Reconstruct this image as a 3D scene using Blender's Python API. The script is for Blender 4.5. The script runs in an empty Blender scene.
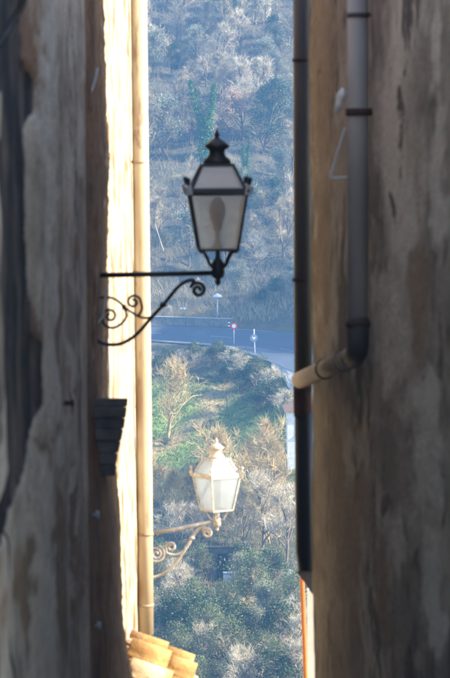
import bpy, math, random, bisect
import numpy as np
from mathutils import Vector, Matrix, noise as mnoise

R = math.radians
scene = bpy.context.scene
col = scene.collection

# ------------------------------------------------------------------ camera
F = 2825.0                                    # focal length in photo pixels (150 mm on a 36 mm tall frame)
PITCH, ROLL = R(4.24), R(-0.4)
CAM = Matrix.Rotation(R(90) - PITCH, 3, 'X') @ Matrix.Rotation(ROLL, 3, 'Z')
cd = bpy.data.cameras.new('camera')
cam = bpy.data.objects.new('camera', cd)
col.objects.link(cam)
cam.matrix_world = CAM.to_4x4()
cd.sensor_fit = 'VERTICAL'
cd.sensor_height = 36
cd.lens = 150
cd.clip_start = 0.1
cd.clip_end = 2000
cd.dof.use_dof = True
cd.dof.focus_distance = 170
cd.dof.aperture_fstop = 8
scene.camera = cam


def P(px, py, D):
    """world point at distance Y = D that the photo shows at (px, py)"""
    d = CAM @ Vector(((px - 225) / F, (339 - py) / F, -1))
    return d * (D / d.y)


# ------------------------------------------------------------------ light
SUN_AZ, SUN_EL = R(98), R(31)
world = bpy.data.worlds.new('World')
scene.world = world
world.use_nodes = True
nt = world.node_tree
bg = nt.nodes['Background']
sky = nt.nodes.new('ShaderNodeTexSky')
sky.sky_type = 'NISHITA'
sky.sun_disc = False
sky.sun_elevation = SUN_EL
sky.sun_rotation = SUN_AZ
nt.links.new(sky.outputs[0], bg.inputs[0])
bg.inputs[1].default_value = 0.15
sd = bpy.data.lights.new('sun', 'SUN')
sd.energy = 4.2
sd.angle = R(0.5)
sd.color = (1.0, 0.89, 0.70)
sun = bpy.data.objects.new('sun', sd)
col.objects.link(sun)
sv = Vector((math.sin(SUN_AZ) * math.cos(SUN_EL), math.cos(SUN_AZ) * math.cos(SUN_EL), math.sin(SUN_EL)))
sun.rotation_euler = sv.to_track_quat('Z', 'Y').to_euler()
vs = scene.view_settings
scene.display_settings.display_device = 'sRGB'
vs.view_transform = 'Standard'
vs.look = 'None'
vs.gamma = 1
vs.use_curve_mapping = False
vs.exposure = 1.85
scene.cycles.use_denoising = True
scene.cycles.max_bounces = 8
scene.cycles.diffuse_bounces = 6
scene.cycles.volume_bounces = 1
scene.cycles.transparent_max_bounces = 16
scene.cycles.sample_clamp_indirect = 6


# ------------------------------------------------------------------ materials
def mat(name, c1, c2=None, rough=0.8, scale=4.0, stretch=(1, 1, 1), c3=None, t3=0.62, scale3=1.2, stretch3=None,
        bump=0.0, bscale=None, metal=0.0, lo=0.35, hi=0.65, spec=0.4, objspace=False, soft3=0.06, c4=None, t4=0.6, scale4=6.0, stretch4=(1, 1, 1), bare=None, under=None, pale=None):
    m = bpy.data.materials.new(name)
    m.use_nodes = True
    N, L = m.node_tree.nodes, m.node_tree.links
    b = N['Principled BSDF']
    b.inputs['Roughness'].default_value = rough
    b.inputs['Metallic'].default_value = metal
    b.inputs['Specular IOR Level'].default_value = spec
    if objspace:
        tc = N.new('ShaderNodeTexCoord'); src = tc.outputs['Object']
    else:
        g = N.new('ShaderNodeNewGeometry'); src = g.outputs['Position']

    def noise(sc, st, det=6.0, rgh=0.6):
        mp = N.new('ShaderNodeMapping'); mp.inputs['Scale'].default_value = st
        L.new(src, mp.inputs[0])
        n = N.new('ShaderNodeTexNoise'); n.inputs['Scale'].default_value = sc
        n.inputs['Detail'].default_value = det; n.inputs['Roughness'].default_value = rgh
        L.new(mp.outputs[0], n.inputs['Vector'])
        return n

    def ramp(n, a, z):
        r = N.new('ShaderNodeMapRange'); r.inputs[1].default_value = a; r.inputs[2].default_value = z
        L.new(n.outputs[0], r.inputs[0])
        return r

    def mix(fac, A, B):
        x = N.new('ShaderNodeMix'); x.data_type = 'RGBA'
        L.new(fac.outputs[0], x.inputs[0])
        if isinstance(A, tuple): x.inputs[6].default_value = (*A, 1)
        else: L.new(A.outputs[2], x.inputs[6])
        x.inputs[7].default_value = (*B, 1)
        return x
    n1 = noise(scale, stretch)
    cur = mix(ramp(n1, lo, hi), c1, c2 or tuple(c * 0.7 for c in c1))
    if c3:
        cur = mix(ramp(noise(scale3, stretch3 or stretch), t3, t3 + soft3), cur, c3)
    if c4:
        cur = mix(ramp(noise(scale4, stretch4, 8, .7), t4, t4 + .08), cur, c4)
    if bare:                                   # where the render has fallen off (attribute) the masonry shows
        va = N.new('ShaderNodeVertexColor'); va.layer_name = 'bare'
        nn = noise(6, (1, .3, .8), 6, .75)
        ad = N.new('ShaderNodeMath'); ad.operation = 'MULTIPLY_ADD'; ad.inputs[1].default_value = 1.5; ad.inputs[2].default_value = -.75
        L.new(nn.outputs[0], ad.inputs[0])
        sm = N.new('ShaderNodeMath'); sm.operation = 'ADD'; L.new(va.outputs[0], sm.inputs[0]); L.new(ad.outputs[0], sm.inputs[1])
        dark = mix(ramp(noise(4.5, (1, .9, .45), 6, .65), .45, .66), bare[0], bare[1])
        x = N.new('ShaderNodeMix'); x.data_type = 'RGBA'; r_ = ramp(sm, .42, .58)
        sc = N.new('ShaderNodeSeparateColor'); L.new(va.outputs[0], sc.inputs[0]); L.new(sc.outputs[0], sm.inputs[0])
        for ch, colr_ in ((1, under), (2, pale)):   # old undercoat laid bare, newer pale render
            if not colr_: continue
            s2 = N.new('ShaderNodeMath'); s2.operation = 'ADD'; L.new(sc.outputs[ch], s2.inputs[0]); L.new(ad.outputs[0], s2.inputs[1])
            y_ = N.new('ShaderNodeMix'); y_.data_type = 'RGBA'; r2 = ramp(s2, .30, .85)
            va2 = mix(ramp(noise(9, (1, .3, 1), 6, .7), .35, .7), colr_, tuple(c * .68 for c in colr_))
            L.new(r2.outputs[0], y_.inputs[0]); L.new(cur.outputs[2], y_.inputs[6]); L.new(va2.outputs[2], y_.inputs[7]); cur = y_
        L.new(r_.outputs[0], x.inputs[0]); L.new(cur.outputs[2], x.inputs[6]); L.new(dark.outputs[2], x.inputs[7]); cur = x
    L.new(cur.outputs[2], b.inputs['Base Color'])
    if bump:
        nb = noise(bscale or scale * 3, stretch, 8.0, 0.65)
        bp = N.new('ShaderNodeBump'); bp.inputs['Strength'].default_value = bump; bp.inputs['Distance'].default_value = 0.03
        L.new(nb.outputs[0], bp.inputs['Height']); L.new(bp.outputs[0], b.inputs['Normal'])
    return m


def glass_mat(name, tint, clear):
    m = bpy.data.materials.new(name); m.use_nodes = True
    N, L = m.node_tree.nodes, m.node_tree.links
    out = N['Material Output']; N.remove(N['Principled BSDF'])
    tr = N.new('ShaderNodeBsdfTranslucent'); tr.inputs[0].default_value = (*tint, 1)
    df = N.new('ShaderNodeBsdfDiffuse'); df.inputs[0].default_value = (*tint, 1)
    gl = N.new('ShaderNodeBsdfGlossy'); gl.inputs['Roughness'].default_value = .12
    tp = N.new('ShaderNodeBsdfTransparent'); tp.inputs[0].default_value = (.95, .95, .93, 1)
    ns = N.new('ShaderNodeTexNoise'); ns.inputs['Scale'].default_value = 6
    a = N.new('ShaderNodeMixShader'); a.inputs[0].default_value = .22
    L.new(tr.outputs[0], a.inputs[1]); L.new(df.outputs[0], a.inputs[2])
    mr = N.new('ShaderNodeMapRange'); mr.inputs[3].default_value = clear - .08; mr.inputs[4].default_value = clear + .08
    L.new(ns.outputs[0], mr.inputs[0])
    b = N.new('ShaderNodeMixShader'); L.new(mr.outputs[0], b.inputs[0])
    L.new(a.outputs[0], b.inputs[1]); L.new(tp.outputs[0], b.inputs[2])
    c = N.new('ShaderNodeMixShader'); c.inputs[0].default_value = .06
    L.new(b.outputs[0], c.inputs[1]); L.new(gl.outputs[0], c.inputs[2])
    L.new(c.outputs[0], out.inputs[0])
    return m


def leaf_mat(name, c1, c2, trans=.35, rough=.6):
    m = bpy.data.materials.new(name); m.use_nodes = True
    N, L = m.node_tree.nodes, m.node_tree.links
    out = N['Material Output']; b = N['Principled BSDF']; b.inputs['Roughness'].default_value = rough
    g = N.new('ShaderNodeNewGeometry')
    n = N.new('ShaderNodeTexNoise'); n.inputs['Scale'].default_value = .9; n.inputs['Detail'].default_value = 4
    L.new(g.outputs['Position'], n.inputs['Vector'])
    ad = N.new('ShaderNodeMath'); ad.operation = 'MULTIPLY_ADD'; ad.inputs[1].default_value = .35; ad.inputs[2].default_value = -.17
    L.new(g.outputs['Random Per Island'], ad.inputs[0])
    s = N.new('ShaderNodeMath'); s.operation = 'ADD'; L.new(n.outputs[0], s.inputs[0]); L.new(ad.outputs[0], s.inputs[1])
    mr = N.new('ShaderNodeMapRange'); mr.inputs[1].default_value = .33; mr.inputs[2].default_value = .67
    L.new(s.outputs[0], mr.inputs[0])
    x = N.new('ShaderNodeMix'); x.data_type = 'RGBA'
    x.inputs[6].default_value = (*c1, 1); x.inputs[7].default_value = (*c2, 1)
    L.new(mr.outputs[0], x.inputs[0]); L.new(x.outputs[2], b.inputs['Base Color'])
    t = N.new('ShaderNodeBsdfTranslucent'); L.new(x.outputs[2], t.inputs[0])
    mx = N.new('ShaderNodeMixShader'); mx.inputs[0].default_value = trans
    L.new(b.outputs[0], mx.inputs[1]); L.new(t.outputs[0], mx.inputs[2]); L.new(mx.outputs[0], out.inputs[0])
    return m


M = {}
M['grey_plaster'] = mat('grey_plaster', (.72, .61, .47), (.40, .32, .235), .9, 2.6, (1, .4, 1), (.34, .19, .10), .545, 1.3, (1, .5, 1.1), bump=.9, bscale=9, lo=.40, hi=.6,
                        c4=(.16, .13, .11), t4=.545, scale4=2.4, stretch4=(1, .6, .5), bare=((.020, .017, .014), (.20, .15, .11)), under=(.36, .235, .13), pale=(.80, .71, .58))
M['brown_stone'] = mat('brown_stone', (.34, .165, .055), (.15, .07, .024), .95, 5, (1, .8, .5), (.50, .33, .18), .6, 4, bump=1.0, bscale=14,
                       c4=(.08, .045, .026), t4=.58, scale4=3, stretch4=(1, 1, .3))
M['cream_plaster'] = mat('cream_plaster', (.48, .43, .34), (.36, .295, .195), .9, 3, (1, .5, 1), (.17, .075, .02), .50, 5.0, (1, .55, .5), bump=.7, bscale=12, soft3=.12,
                         c4=(.24, .13, .05), t4=.56, scale4=9, stretch4=(1, .5, 1))
M['brown_plaster'] = mat('brown_plaster', (.35, .30, .232), (.185, .152, .115), .92, 2.0, (1, .4, 1), (.50, .455, .375), .52, .9, (1, .5, .9), bump=.9, bscale=10, lo=.40, hi=.6,
                         soft3=.1, c4=(.06, .045, .034), t4=.52, scale4=2.2, stretch4=(1, .55, .5), bare=((.085, .066, .05), (.13, .10, .072)), under=(.27, .19, .115), pale=(.53, .485, .40))
M['white_wall'] = mat('white_wall', (.78, .77, .74), (.66, .64, .60), .9, 2, bump=.2)
M['roof_clay'] = mat('roof_clay', (.42, .22, .10), (.30, .15, .07), .85, 6, bump=.4)
M['tile_clay'] = mat('tile_clay', (.44, .27, .10), (.28, .155, .052), .85, 7, (1, 1, 1), (.52, .40, .26), .56, 3, bump=.5, bscale=30)
M['tile_mortar'] = mat('tile_mortar', (.30, .19, .10), (.18, .10, .045), .95, 14, bump=.8)
M['black_iron'] = mat('black_iron', (.018, .016, .014), (.035, .028, .022), .42, 20, spec=.5, bump=.15, bscale=60)
M['tan_iron'] = mat('tan_iron', (.50, .455, .40), (.30, .26, .215), .32, 14, spec=.6, bump=.15, bscale=60, c3=(.5, .47, .43), t3=.55, scale3=9)
M['pale_metal'] = mat('pale_metal', (.86, .88, .9), (.75, .78, .8), .3, 20)  # wires, and the painted highlights on the black lamp's ears
M['grey_pipe'] = mat('grey_pipe', (.40, .375, .36), (.29, .27, .255), .5, 3, (1, 1, .4), (.09, .06, .045), .63, 6, bump=.12)
M['dark_pipe'] = mat('dark_pipe', (.085, .075, .066), (.055, .047, .042), .6, 4, (1, 1, .4), (.13, .085, .06), .64, 7, bump=.2)
M['black_pipe'] = mat('black_pipe', (.008, .008, .009), (.014, .012, .011), .55, 4)
M['rust'] = mat('rust', (.085, .04, .022), (.05, .026, .016), .9, 12, bump=.4)
M['beige_pipe'] = mat('beige_pipe', (.36, .27, .19), (.26, .18, .115), .6, 3, (1, 1, 1), (.15, .09, .055), .6, 5, bump=.2)
M['cream_pipe'] = mat('cream_pipe', (.50, .40, .27), (.43, .335, .215), .5, 2, (1, 1, .5), (.25, .165, .095), .62, 5, bump=.12, c4=(.27, .185, .11), t4=.57, scale4=9, stretch4=(1, 1, .16))
M['corbel_stone'] = mat('corbel_stone', (.22, .19, .165), (.13, .112, .098), .9, 8, (1, 1, 1), (.15, .13, .115), .6, 5, bump=.5)
M['orange'] = mat('orange', (.62, .20, .05), (.5, .15, .04), .5, 4)
M['cement'] = mat('cement', (.55, .51, .47), (.42, .39, .35), .9, 8, bump=.4)
M['cobble'] = mat('cobble', (.16, .15, .14), (.10, .09, .085), .9, 6, bump=.8)
M['asphalt'] = mat('asphalt', (.062, .082, .115), (.048, .064, .09), .85, .6, (1, .3, 1), (.085, .105, .14), .6, .25, bump=.2)
M['paint'] = mat('paint', (.75, .75, .74), (.6, .6, .6), .7, 4)
M['gravel'] = mat('gravel', (.36, .36, .36), (.26, .255, .25), .95, 3, bump=.5)
M['concrete'] = mat('concrete', (.20, .20, .20), (.13, .13, .13), .9, 1.5, bump=.4)
M['galv'] = mat('galv', (.6, .62, .64), (.48, .5, .52), .45, 6)
M['red'] = mat('red', (.55, .03, .03), (.45, .03, .03), .5, 6)
M['blue'] = mat('blue', (.03, .10, .42), (.03, .08, .34), .5, 6)
M['tarp'] = mat('tarp', (.10, .25, .62), (.07, .18, .5), .5, 3)
M['tank'] = mat('tank', (.20, .25, .33), (.15, .19, .26), .6, 3)
M['shed_stone'] = mat('shed_stone', (.15, .135, .11), (.08, .075, .06), .95, 1.5, bump=.8)
M['dark_inside'] = mat('dark_inside', (.012, .012, .013), (.02, .02, .02), .9, 4)
M['bark'] = mat('bark', (.20, .155, .115), (.12, .09, .07), .95, 3, objspace=True)
M['twig_grey'] = leaf_mat('twig_grey', (.45, .385, .255), (.20, .165, .098), .0, .7)
M['twig_tan'] = leaf_mat('twig_tan', (.56, .435, .215), (.31, .23, .10), .0, .7)
M['twig_pale'] = leaf_mat('twig_pale', (.60, .53, .39), (.28, .235, .155), .0, .7)
M['bark_tan'] = mat('bark_tan', (.42, .32, .16), (.28, .20, .10), .95, 3, objspace=True)
M['leaf_olive'] = leaf_mat('leaf_olive', (.36, .37, .27), (.13, .155, .08), .3, .45)
M['leaf_green'] = leaf_mat('leaf_green', (.20, .235, .09), (.06, .09, .04), .35)
M['leaf_ivy'] = leaf_mat('leaf_ivy', (.085, .21, .03), (.035, .11, .018), .3, .4)
M['leaf_dark'] = leaf_mat('leaf_dark', (.065, .115, .04), (.026, .052, .02), .25, .5)
M['leaf_rust'] = leaf_mat('leaf_rust', (.56, .42, .29), (.38, .28, .19), .45)
M['leaf_yellow'] = leaf_mat('leaf_yellow', (.36, .33, .10), (.20, .22, .07), .4)
M['grass_blade'] = leaf_mat('grass_blade', (.14, .22, .05), (.075, .13, .035), .3)
M['grass_dry'] = leaf_mat('grass_dry', (.50, .40, .20), (.32, .25, .12), .3)  # straw blades of the verge, also paint the sunlight streak on the field


def terrain_mat():
    m = bpy.data.materials.new('terrain'); m.use_nodes = True
    N, L = m.node_tree.nodes, m.node_tree.links
    b = N['Principled BSDF']; b.inputs['Roughness'].default_value = .95
    g = N.new('ShaderNodeNewGeometry')
    at = N.new('ShaderNodeVertexColor'); at.layer_name = 'cover'
    sp = N.new('ShaderNodeSeparateColor'); L.new(at.outputs[0], sp.inputs[0])

    def mixc(fac, A, B):
        x = N.new('ShaderNodeMix'); x.data_type = 'RGBA'
        L.new(fac, x.inputs[0])
        for s, v in ((6, A), (7, B)):
            if isinstance(v, tuple): x.inputs[s].default_value = (*v, 1)
            else: L.new(v, x.inputs[s])
        return x.outputs[2]

    def nz(sc, a, z):
        n = N.new('ShaderNodeTexNoise'); n.inputs['Scale'].default_value = sc; n.inputs['Detail'].default_value = 8
        n.inputs['Roughness'].default_value = .65
        L.new(g.outputs['Position'], n.inputs['Vector'])
        r = N.new('ShaderNodeMapRange'); r.inputs[1].default_value = a; r.inputs[2].default_value = z
        L.new(n.outputs[0], r.inputs[0]); return r.outputs[0]
    grass = mixc(nz(.5, .38, .62), (.10, .165, .035), (.165, .20, .055))
    litter = mixc(nz(.7, .36, .64), (.10, .085, .05), (.055, .055, .03))
    dry = mixc(nz(1.1, .35, .65), (.33, .25, .12), (.20, .17, .075))  # straw colour of the verge, also paints the sunlight streak on the field
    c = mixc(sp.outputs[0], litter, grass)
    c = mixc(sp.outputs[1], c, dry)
    L.new(c, b.inputs['Base Color'])
    n = N.new('ShaderNodeTexNoise'); n.inputs['Scale'].default_value = 2.5; n.inputs['Detail'].default_value = 8
    L.new(g.outputs['Position'], n.inputs['Vector'])
    bp = N.new('ShaderNodeBump'); bp.inputs['Strength'].default_value = .9; bp.inputs['Distance'].default_value = .25
    L.new(n.outputs[0], bp.inputs['Height']); L.new(bp.outputs[0], b.inputs['Normal'])
    return m


M['terrain'] = terrain_mat()


# ------------------------------------------------------------------ helpers
def tag(o, label=None, cat=None, group=None, kind=None):
    if label: o['label'] = label
    if cat: o['category'] = cat
    if group: o['group'] = group
    if kind: o['kind'] = kind
    return o


def empty(name, loc=(0, 0, 0)):
    o = bpy.data.objects.new(name, None); col.objects.link(o); o.location = loc
    o.empty_display_size = .1
    return o


class MB:
    def __init__(s): s.v, s.f = [], []

    def poly(s, pts):
        n = len(s.v); s.v += [tuple(p) for p in pts]; s.f.append(tuple(range(n, n + len(pts))))

    def tube(s, pts, rad, n=6, caps=True):
        pts = [Vector(p) for p in pts]
        if not hasattr(rad, '__len__'): rad = [rad] * len(pts)
        base = len(s.v); ref = None
        for i, p in enumerate(pts):
            t = (pts[min(i + 1, len(pts) - 1)] - pts[max(i - 1, 0)])
            if t.length < 1e-9: t = Vector((0, 0, 1))
            t.normalize()
            if ref is None: ref = t.orthogonal().normalized()
            a = ref - t * ref.dot(t)
            if a.length < 1e-6: a = t.orthogonal()
            a.normalize(); ref = a; b = t.cross(a)
            for k in range(n):
                th = 2 * math.pi * k / n
                s.v.append(tuple(p + (a * math.cos(th) + b * math.sin(th)) * rad[i]))
        for i in range(len(pts) - 1):
            for k in range(n):
                k2 = (k + 1) % n
                s.f.append((base + i * n + k, base + i * n + k2, base + (i + 1) * n + k2, base + (i + 1) * n + k))
        if caps:
            s.f.append(tuple(base + k for k in reversed(range(n))))
            e = base + (len(pts) - 1) * n
            s.f.append(tuple(e + k for k in range(n)))
        return s

    def cone(s, p, q, r):
        """three-sided twig"""
        p, q = Vector(p), Vector(q); t = (q - p).normalized(); a = t.orthogonal().normalized(); b = t.cross(a)
        n = len(s.v)
        for k in range(3):
            th = 2.0944 * k
            s.v.append(tuple(p + (a * math.cos(th) + b * math.sin(th)) * r))
        s.v.append(tuple(q))
        s.f += [(n, n + 1, n + 3), (n + 1, n + 2, n + 3), (n + 2, n, n + 3)]

    def leaf(s, p, size, rng, up=.4):
        d = Vector((rng.gauss(0, 1), rng.gauss(0, 1), rng.gauss(0, 1) * .7 + up)).normalized()
        a = d.orthogonal().normalized(); b = d.cross(a)
        th = rng.random() * 6.28
        u = a * math.cos(th) + b * math.sin(th); w = d.cross(u)
        p = Vector(p)
        n = len(s.v)
        s.v += [tuple(p), tuple(p + u * size * .5 + w * size * .28 + d * size * .08), tuple(p + u * size), tuple(p + u * size * .5 - w * size * .28 + d * size * .08)]
        s.f.append((n, n + 1, n + 2, n + 3))

    def box(s, c, size, rot=None):
        c = Vector(c); n = len(s.v)
        for dx in (-.5, .5):
            for dy in (-.5, .5):
                for dz in (-.5, .5):
                    p = Vector((dx * size[0], dy * size[1], dz * size[2]))
                    if rot: p = rot @ p
                    s.v.append(tuple(c + p))
        for f in ((0, 1, 3, 2), (4, 6, 7, 5), (0, 4, 5, 1), (2, 3, 7, 6), (0, 2, 6, 4), (1, 5, 7, 3)):
            s.f.append(tuple(n + i for i in f))
        return s

    def prism(s, front, back):
        """solid between two matching outlines"""
        n = len(s.v); k = len(front)
        s.v += [tuple(p) for p in front] + [tuple(p) for p in back]
        s.f.append(tuple(range(n, n + k))); s.f.append(tuple(n + k + i for i in reversed(range(k))))
        for i in range(k):
            j = (i + 1) % k
            s.f.append((n + i, n + k + i, n + k + j, n + j))
        return s

    def frustum4(s, z0, h0, z1, h1):
        return s.prism([(-h0, -h0, z0), (h0, -h0, z0), (h0, h0, z0), (-h0, h0, z0)], [(-h1, -h1, z1), (h1, -h1, z1), (h1, h1, z1), (-h1, h1, z1)])

    def lathe(s, prof, n=16, c=(0, 0, 0)):
        base = len(s.v)
        for r, z in prof:
            for k in range(n):
                t = 2 * math.pi * k / n
                s.v.append((c[0] + r * math.cos(t), c[1] + r * math.sin(t), c[2] + z))
        for i in range(len(prof) - 1):
            for k in range(n):
                k2 = (k + 1) % n
                s.f.append((base + i * n + k, base + i * n + k2, base + (i + 1) * n + k2, base + (i + 1) * n + k))
        s.f.append(tuple(base + k for k in reversed(range(n))))
        e = base + (len(prof) - 1) * n
        s.f.append(tuple(e + k for k in range(n)))
        return s

    def mesh(s, name, smooth=False):
        me = bpy.data.meshes.new(name); me.from_pydata(s.v, [], s.f); me.update()
        if smooth: me.polygons.foreach_set('use_smooth', [True] * len(me.polygons))
        return me

    def build(s, name, m, parent=None, smooth=False, bevel=0):
        o = bpy.data.objects.new(name, s.mesh(name, smooth)); col.objects.link(o)
        if m: o.data.materials.append(M[m])
        if parent:
            o.parent = parent
            if any(abs(c) > 1e-9 for c in parent.location) and getattr(s, 'worldspace', True):
                o.matrix_parent_inverse = Matrix.Translation(-Vector(parent.location))
        if bevel:
            bv = o.modifiers.new('bevel', 'BEVEL'); bv.width = bevel; bv.segments = 2
        return o


def local(mb): mb.worldspace = False; return mb


def smooth_path(pts, k=5):
    pts = [Vector(p) for p in pts]; out = []
    for i in range(len(pts) - 1):
        p0, p1, p2, p3 = pts[max(i - 1, 0)], pts[i], pts[i + 1], pts[min(i + 2, len(pts) - 1)]
        for j in range(k):
            t = j / k
            out.append(.5 * ((2 * p1) + (p2 - p0) * t + (2 * p0 - 5 * p1 + 4 * p2 - p3) * t * t + (3 * p1 - p0 - 3 * p2 + p3) * t ** 3))
    out.append(pts[-1]); return out


def sstep(a, b, x):
    t = min(1, max(0, (x - a) / (b - a))); return t * t * (3 - 2 * t)


def nz(x, y, z=0.0): return mnoise.fractal((x, y, z), 1.0, 2.0, 4)


# ------------------------------------------------------------------ the land
def lin(*pairs):
    xs, ys = zip(*pairs)
    return lambda x: np.interp(x, xs, ys)


def zat(y, D): return (130 - y) / F * D
# rows of the valley: distance and photo height at three lateral stations (left, centre, right)
XS = (-14, -7, 0, 3, 6.5, 12)


def row(Ds, ys): return lin(*zip(XS, Ds)), lin(*[(x, zat(y, D)) for x, y, D in zip(XS, ys, Ds)])


def flat(D, z): return (lambda x, D=D: np.full_like(np.asarray(x, float), D)), (lambda x, z=z: np.full_like(np.asarray(x, float), z))


ROWS = [flat(0, -9.5), flat(30, -11), flat(60, -21), flat(110, -31), flat(150, -35.5), flat(172, -34.0),
        row([200] * 6, [588] * 6), row([222] * 6, [505, 505, 505, 505, 505, 505]),
        row([240, 240, 240, 236, 230, 226], [446, 446, 448, 452, 462, 470]),
        row([258, 258, 254, 248, 240, 234], [385, 385, 392, 398, 408, 420]),
        row([275, 274, 268, 260, 248, 240], [340, 342, 348, 358, 376, 392]),
        row([287, 287, 286, 285, 283, 281], [324, 326, 329, 331, 334, 336]),
        row([292, 292, 291, 290, 288, 286], [316, 318, 322, 322, 322, 322]),
        row([312] * 6, [238] * 6), row([345] * 6, [105] * 6), row([375] * 6, [-5] * 6), row([420] * 6, [-150] * 6),
        flat(470, 60), flat(560, 66), flat(900, 66)]
NEAR, FAR = 10, 11


COLS = {}


def Hbase(x, D):
    k = round(float(x) * 20)
    if k not in COLS:
        COLS[k] = ([float(r[0](k / 20)) for r in ROWS], [float(r[1](k / 20)) for r in ROWS])
    Ds, zs = COLS[k]
    i = min(max(bisect.bisect_right(Ds, D) - 1, 0), len(Ds) - 2)
    t = min(1, max(0, (D - Ds[i]) / (Ds[i + 1] - Ds[i])))
    return zs[i] + (zs[i + 1] - zs[i]) * t, Ds


def spur(x, D):
    """unseen wooded shoulder added on the right, shaped to shade the road and field"""
    top = np.interp(D, [212, 224, 233, 244, 254, 264, 278, 292, 304, 318, 380], [0, 4, 8, 20, 38, 47, 46, 40, 24, 4, 0])  # heights of the added ridge, set by the shade it casts
    return 1.18 * float(top) * sstep(30, 85, x)


def H(x, D):
    z, Ds = Hbase(x, D)
    off = max(Ds[NEAR] - D, D - Ds[FAR], 0)
    w = sstep(.8, 5, off)
    z += w * (nz(x * .09, D * .09) * 1.2 + nz(x * .4, D * .4, 5) * .3)
    return z + spur(x, D)


xs = np.concatenate([np.linspace(-260, -40, 23), np.linspace(-36, 36, 121), np.linspace(40, 260, 45)])
ys = np.concatenate([np.linspace(14, 150, 28), np.arange(152, 232, 2), np.arange(232, 300, .8), np.arange(300, 420, 2), np.linspace(425, 560, 20)])
v, f, colr = [], [], []
for Y in ys:
    for X in xs:
        v.append((X, Y, H(X, Y)))
        _, Ds = Hbase(X, Y)
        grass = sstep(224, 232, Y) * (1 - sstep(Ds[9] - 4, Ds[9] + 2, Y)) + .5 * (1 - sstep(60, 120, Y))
        strip = abs((X + 4.3) - (Y - 243) * .42 + nz(X * .3, Y * .3) * 1.2)  # diagonal streak of sunlight, painted into the ground as straw colour
        dry = (1 - sstep(.6, 1.6, strip)) * sstep(228, 236, Y) * (1 - sstep(252, 258, Y))  # mask of the painted sunlight streak
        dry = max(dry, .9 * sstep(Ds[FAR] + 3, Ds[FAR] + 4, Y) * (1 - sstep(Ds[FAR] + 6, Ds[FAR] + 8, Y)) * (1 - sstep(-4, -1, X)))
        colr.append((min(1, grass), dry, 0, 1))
nx = len(xs)
for j in range(len(ys) - 1):
    for i in range(nx - 1):
        a = j * nx + i
        f.append((a, a + 1, a + nx + 1, a + nx))
me = bpy.data.meshes.new('hillside'); me.from_pydata(v, [], f); me.update()
me.polygons.foreach_set('use_smooth', [True] * len(me.polygons))
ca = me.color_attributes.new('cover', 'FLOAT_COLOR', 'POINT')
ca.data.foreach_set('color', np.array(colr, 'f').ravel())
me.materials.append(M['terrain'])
hill = bpy.data.objects.new('hillside', me); col.objects.link(hill)
tag(hill, 'grassy field and wooded slope across the valley', kind='structure')

# road: strip between its near and far edges, 6 cm above the bed
mb = MB()
rx = np.linspace(-60, 40, 101)
K = 8
for X in rx:
    dn, df = float(ROWS[NEAR][0](X)), float(ROWS[FAR][0](X))
    for k in range(K + 1):
        D = dn + (df - dn) * k / K
        mb.v.append((X, D, Hbase(X, D)[0] + spur(X, D) + .06))
for i in range(len(rx) - 1):
    for k in range(K):
        a = i * (K + 1) + k
        mb.f.append((a, a + K + 1, a + K + 2, a + 1))
tag(mb.build('road', 'asphalt', smooth=True), 'grey asphalt road bending along the foot of the wooded hill', kind='structure')


def road_pt(X, t, dz=.07):
    dn, df = float(ROWS[NEAR][0](X)), float(ROWS[FAR][0](X)); D = dn + (df - dn) * t
    return Vector((X, D, Hbase(X, D)[0] + dz))


def road_line(t, x0, x1, w=.16):
    m_ = MB(); xx = np.linspace(x0, x1, max(2, int((x1 - x0) * 2)))
    A = [road_pt(X, t, .085) for X in xx]; B = [p + Vector((0, w, 0)) for p in A]
    n = len(A)
    for p, q in zip(A, B): m_.v += [tuple(p), tuple(q)]
    for i in range(n - 1): m_.f.append((2 * i, 2 * i + 2, 2 * i + 3, 2 * i + 1))
    return m_


for t, a, b_ in ((.97, 0.2, 5), (.06, -60, 3)):
    tag(road_line(t, a, b_).build('road_edge_line', 'paint'), 'painted white edge line along the grey road', kind='structure')
for x0 in (-8.5, -1.5, 5.2):
    tag(road_line(.5, x0, x0 + 2.2).build('road_centre_dash', 'paint'), 'painted white centre dash on the grey road', kind='structure')

# gravel apron at the road's near side, right
mb = MB()
ap = [(275, 371), (283, 371), (296, 379), (304, 392), (290, 391), (281, 380)]
pts = []
for px, py in ap:
    X = (px - 225) / F * 250
    pts.append((px, py))
ax = np.linspace(4.2, 7.6, 12)
for X in ax:
    dn = float(ROWS[NEAR][0](X))
    for k in range(5):
        D = dn - .3 - k * (.9 + .5 * sstep(4.2, 6, X))
        mb.v.append((X, D, H(X, D) + .12))
for i in range(len(ax) - 1):
    for k in range(4):
        a = i * 5 + k; mb.f.append((a, a + 1, a + 6, a + 5))
tag(mb.build('gravel_verge', 'gravel', smooth=True), 'pale gravel verge beside the road bend', kind='structure')

# ------------------------------------------------------------------ the alley houses


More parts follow.
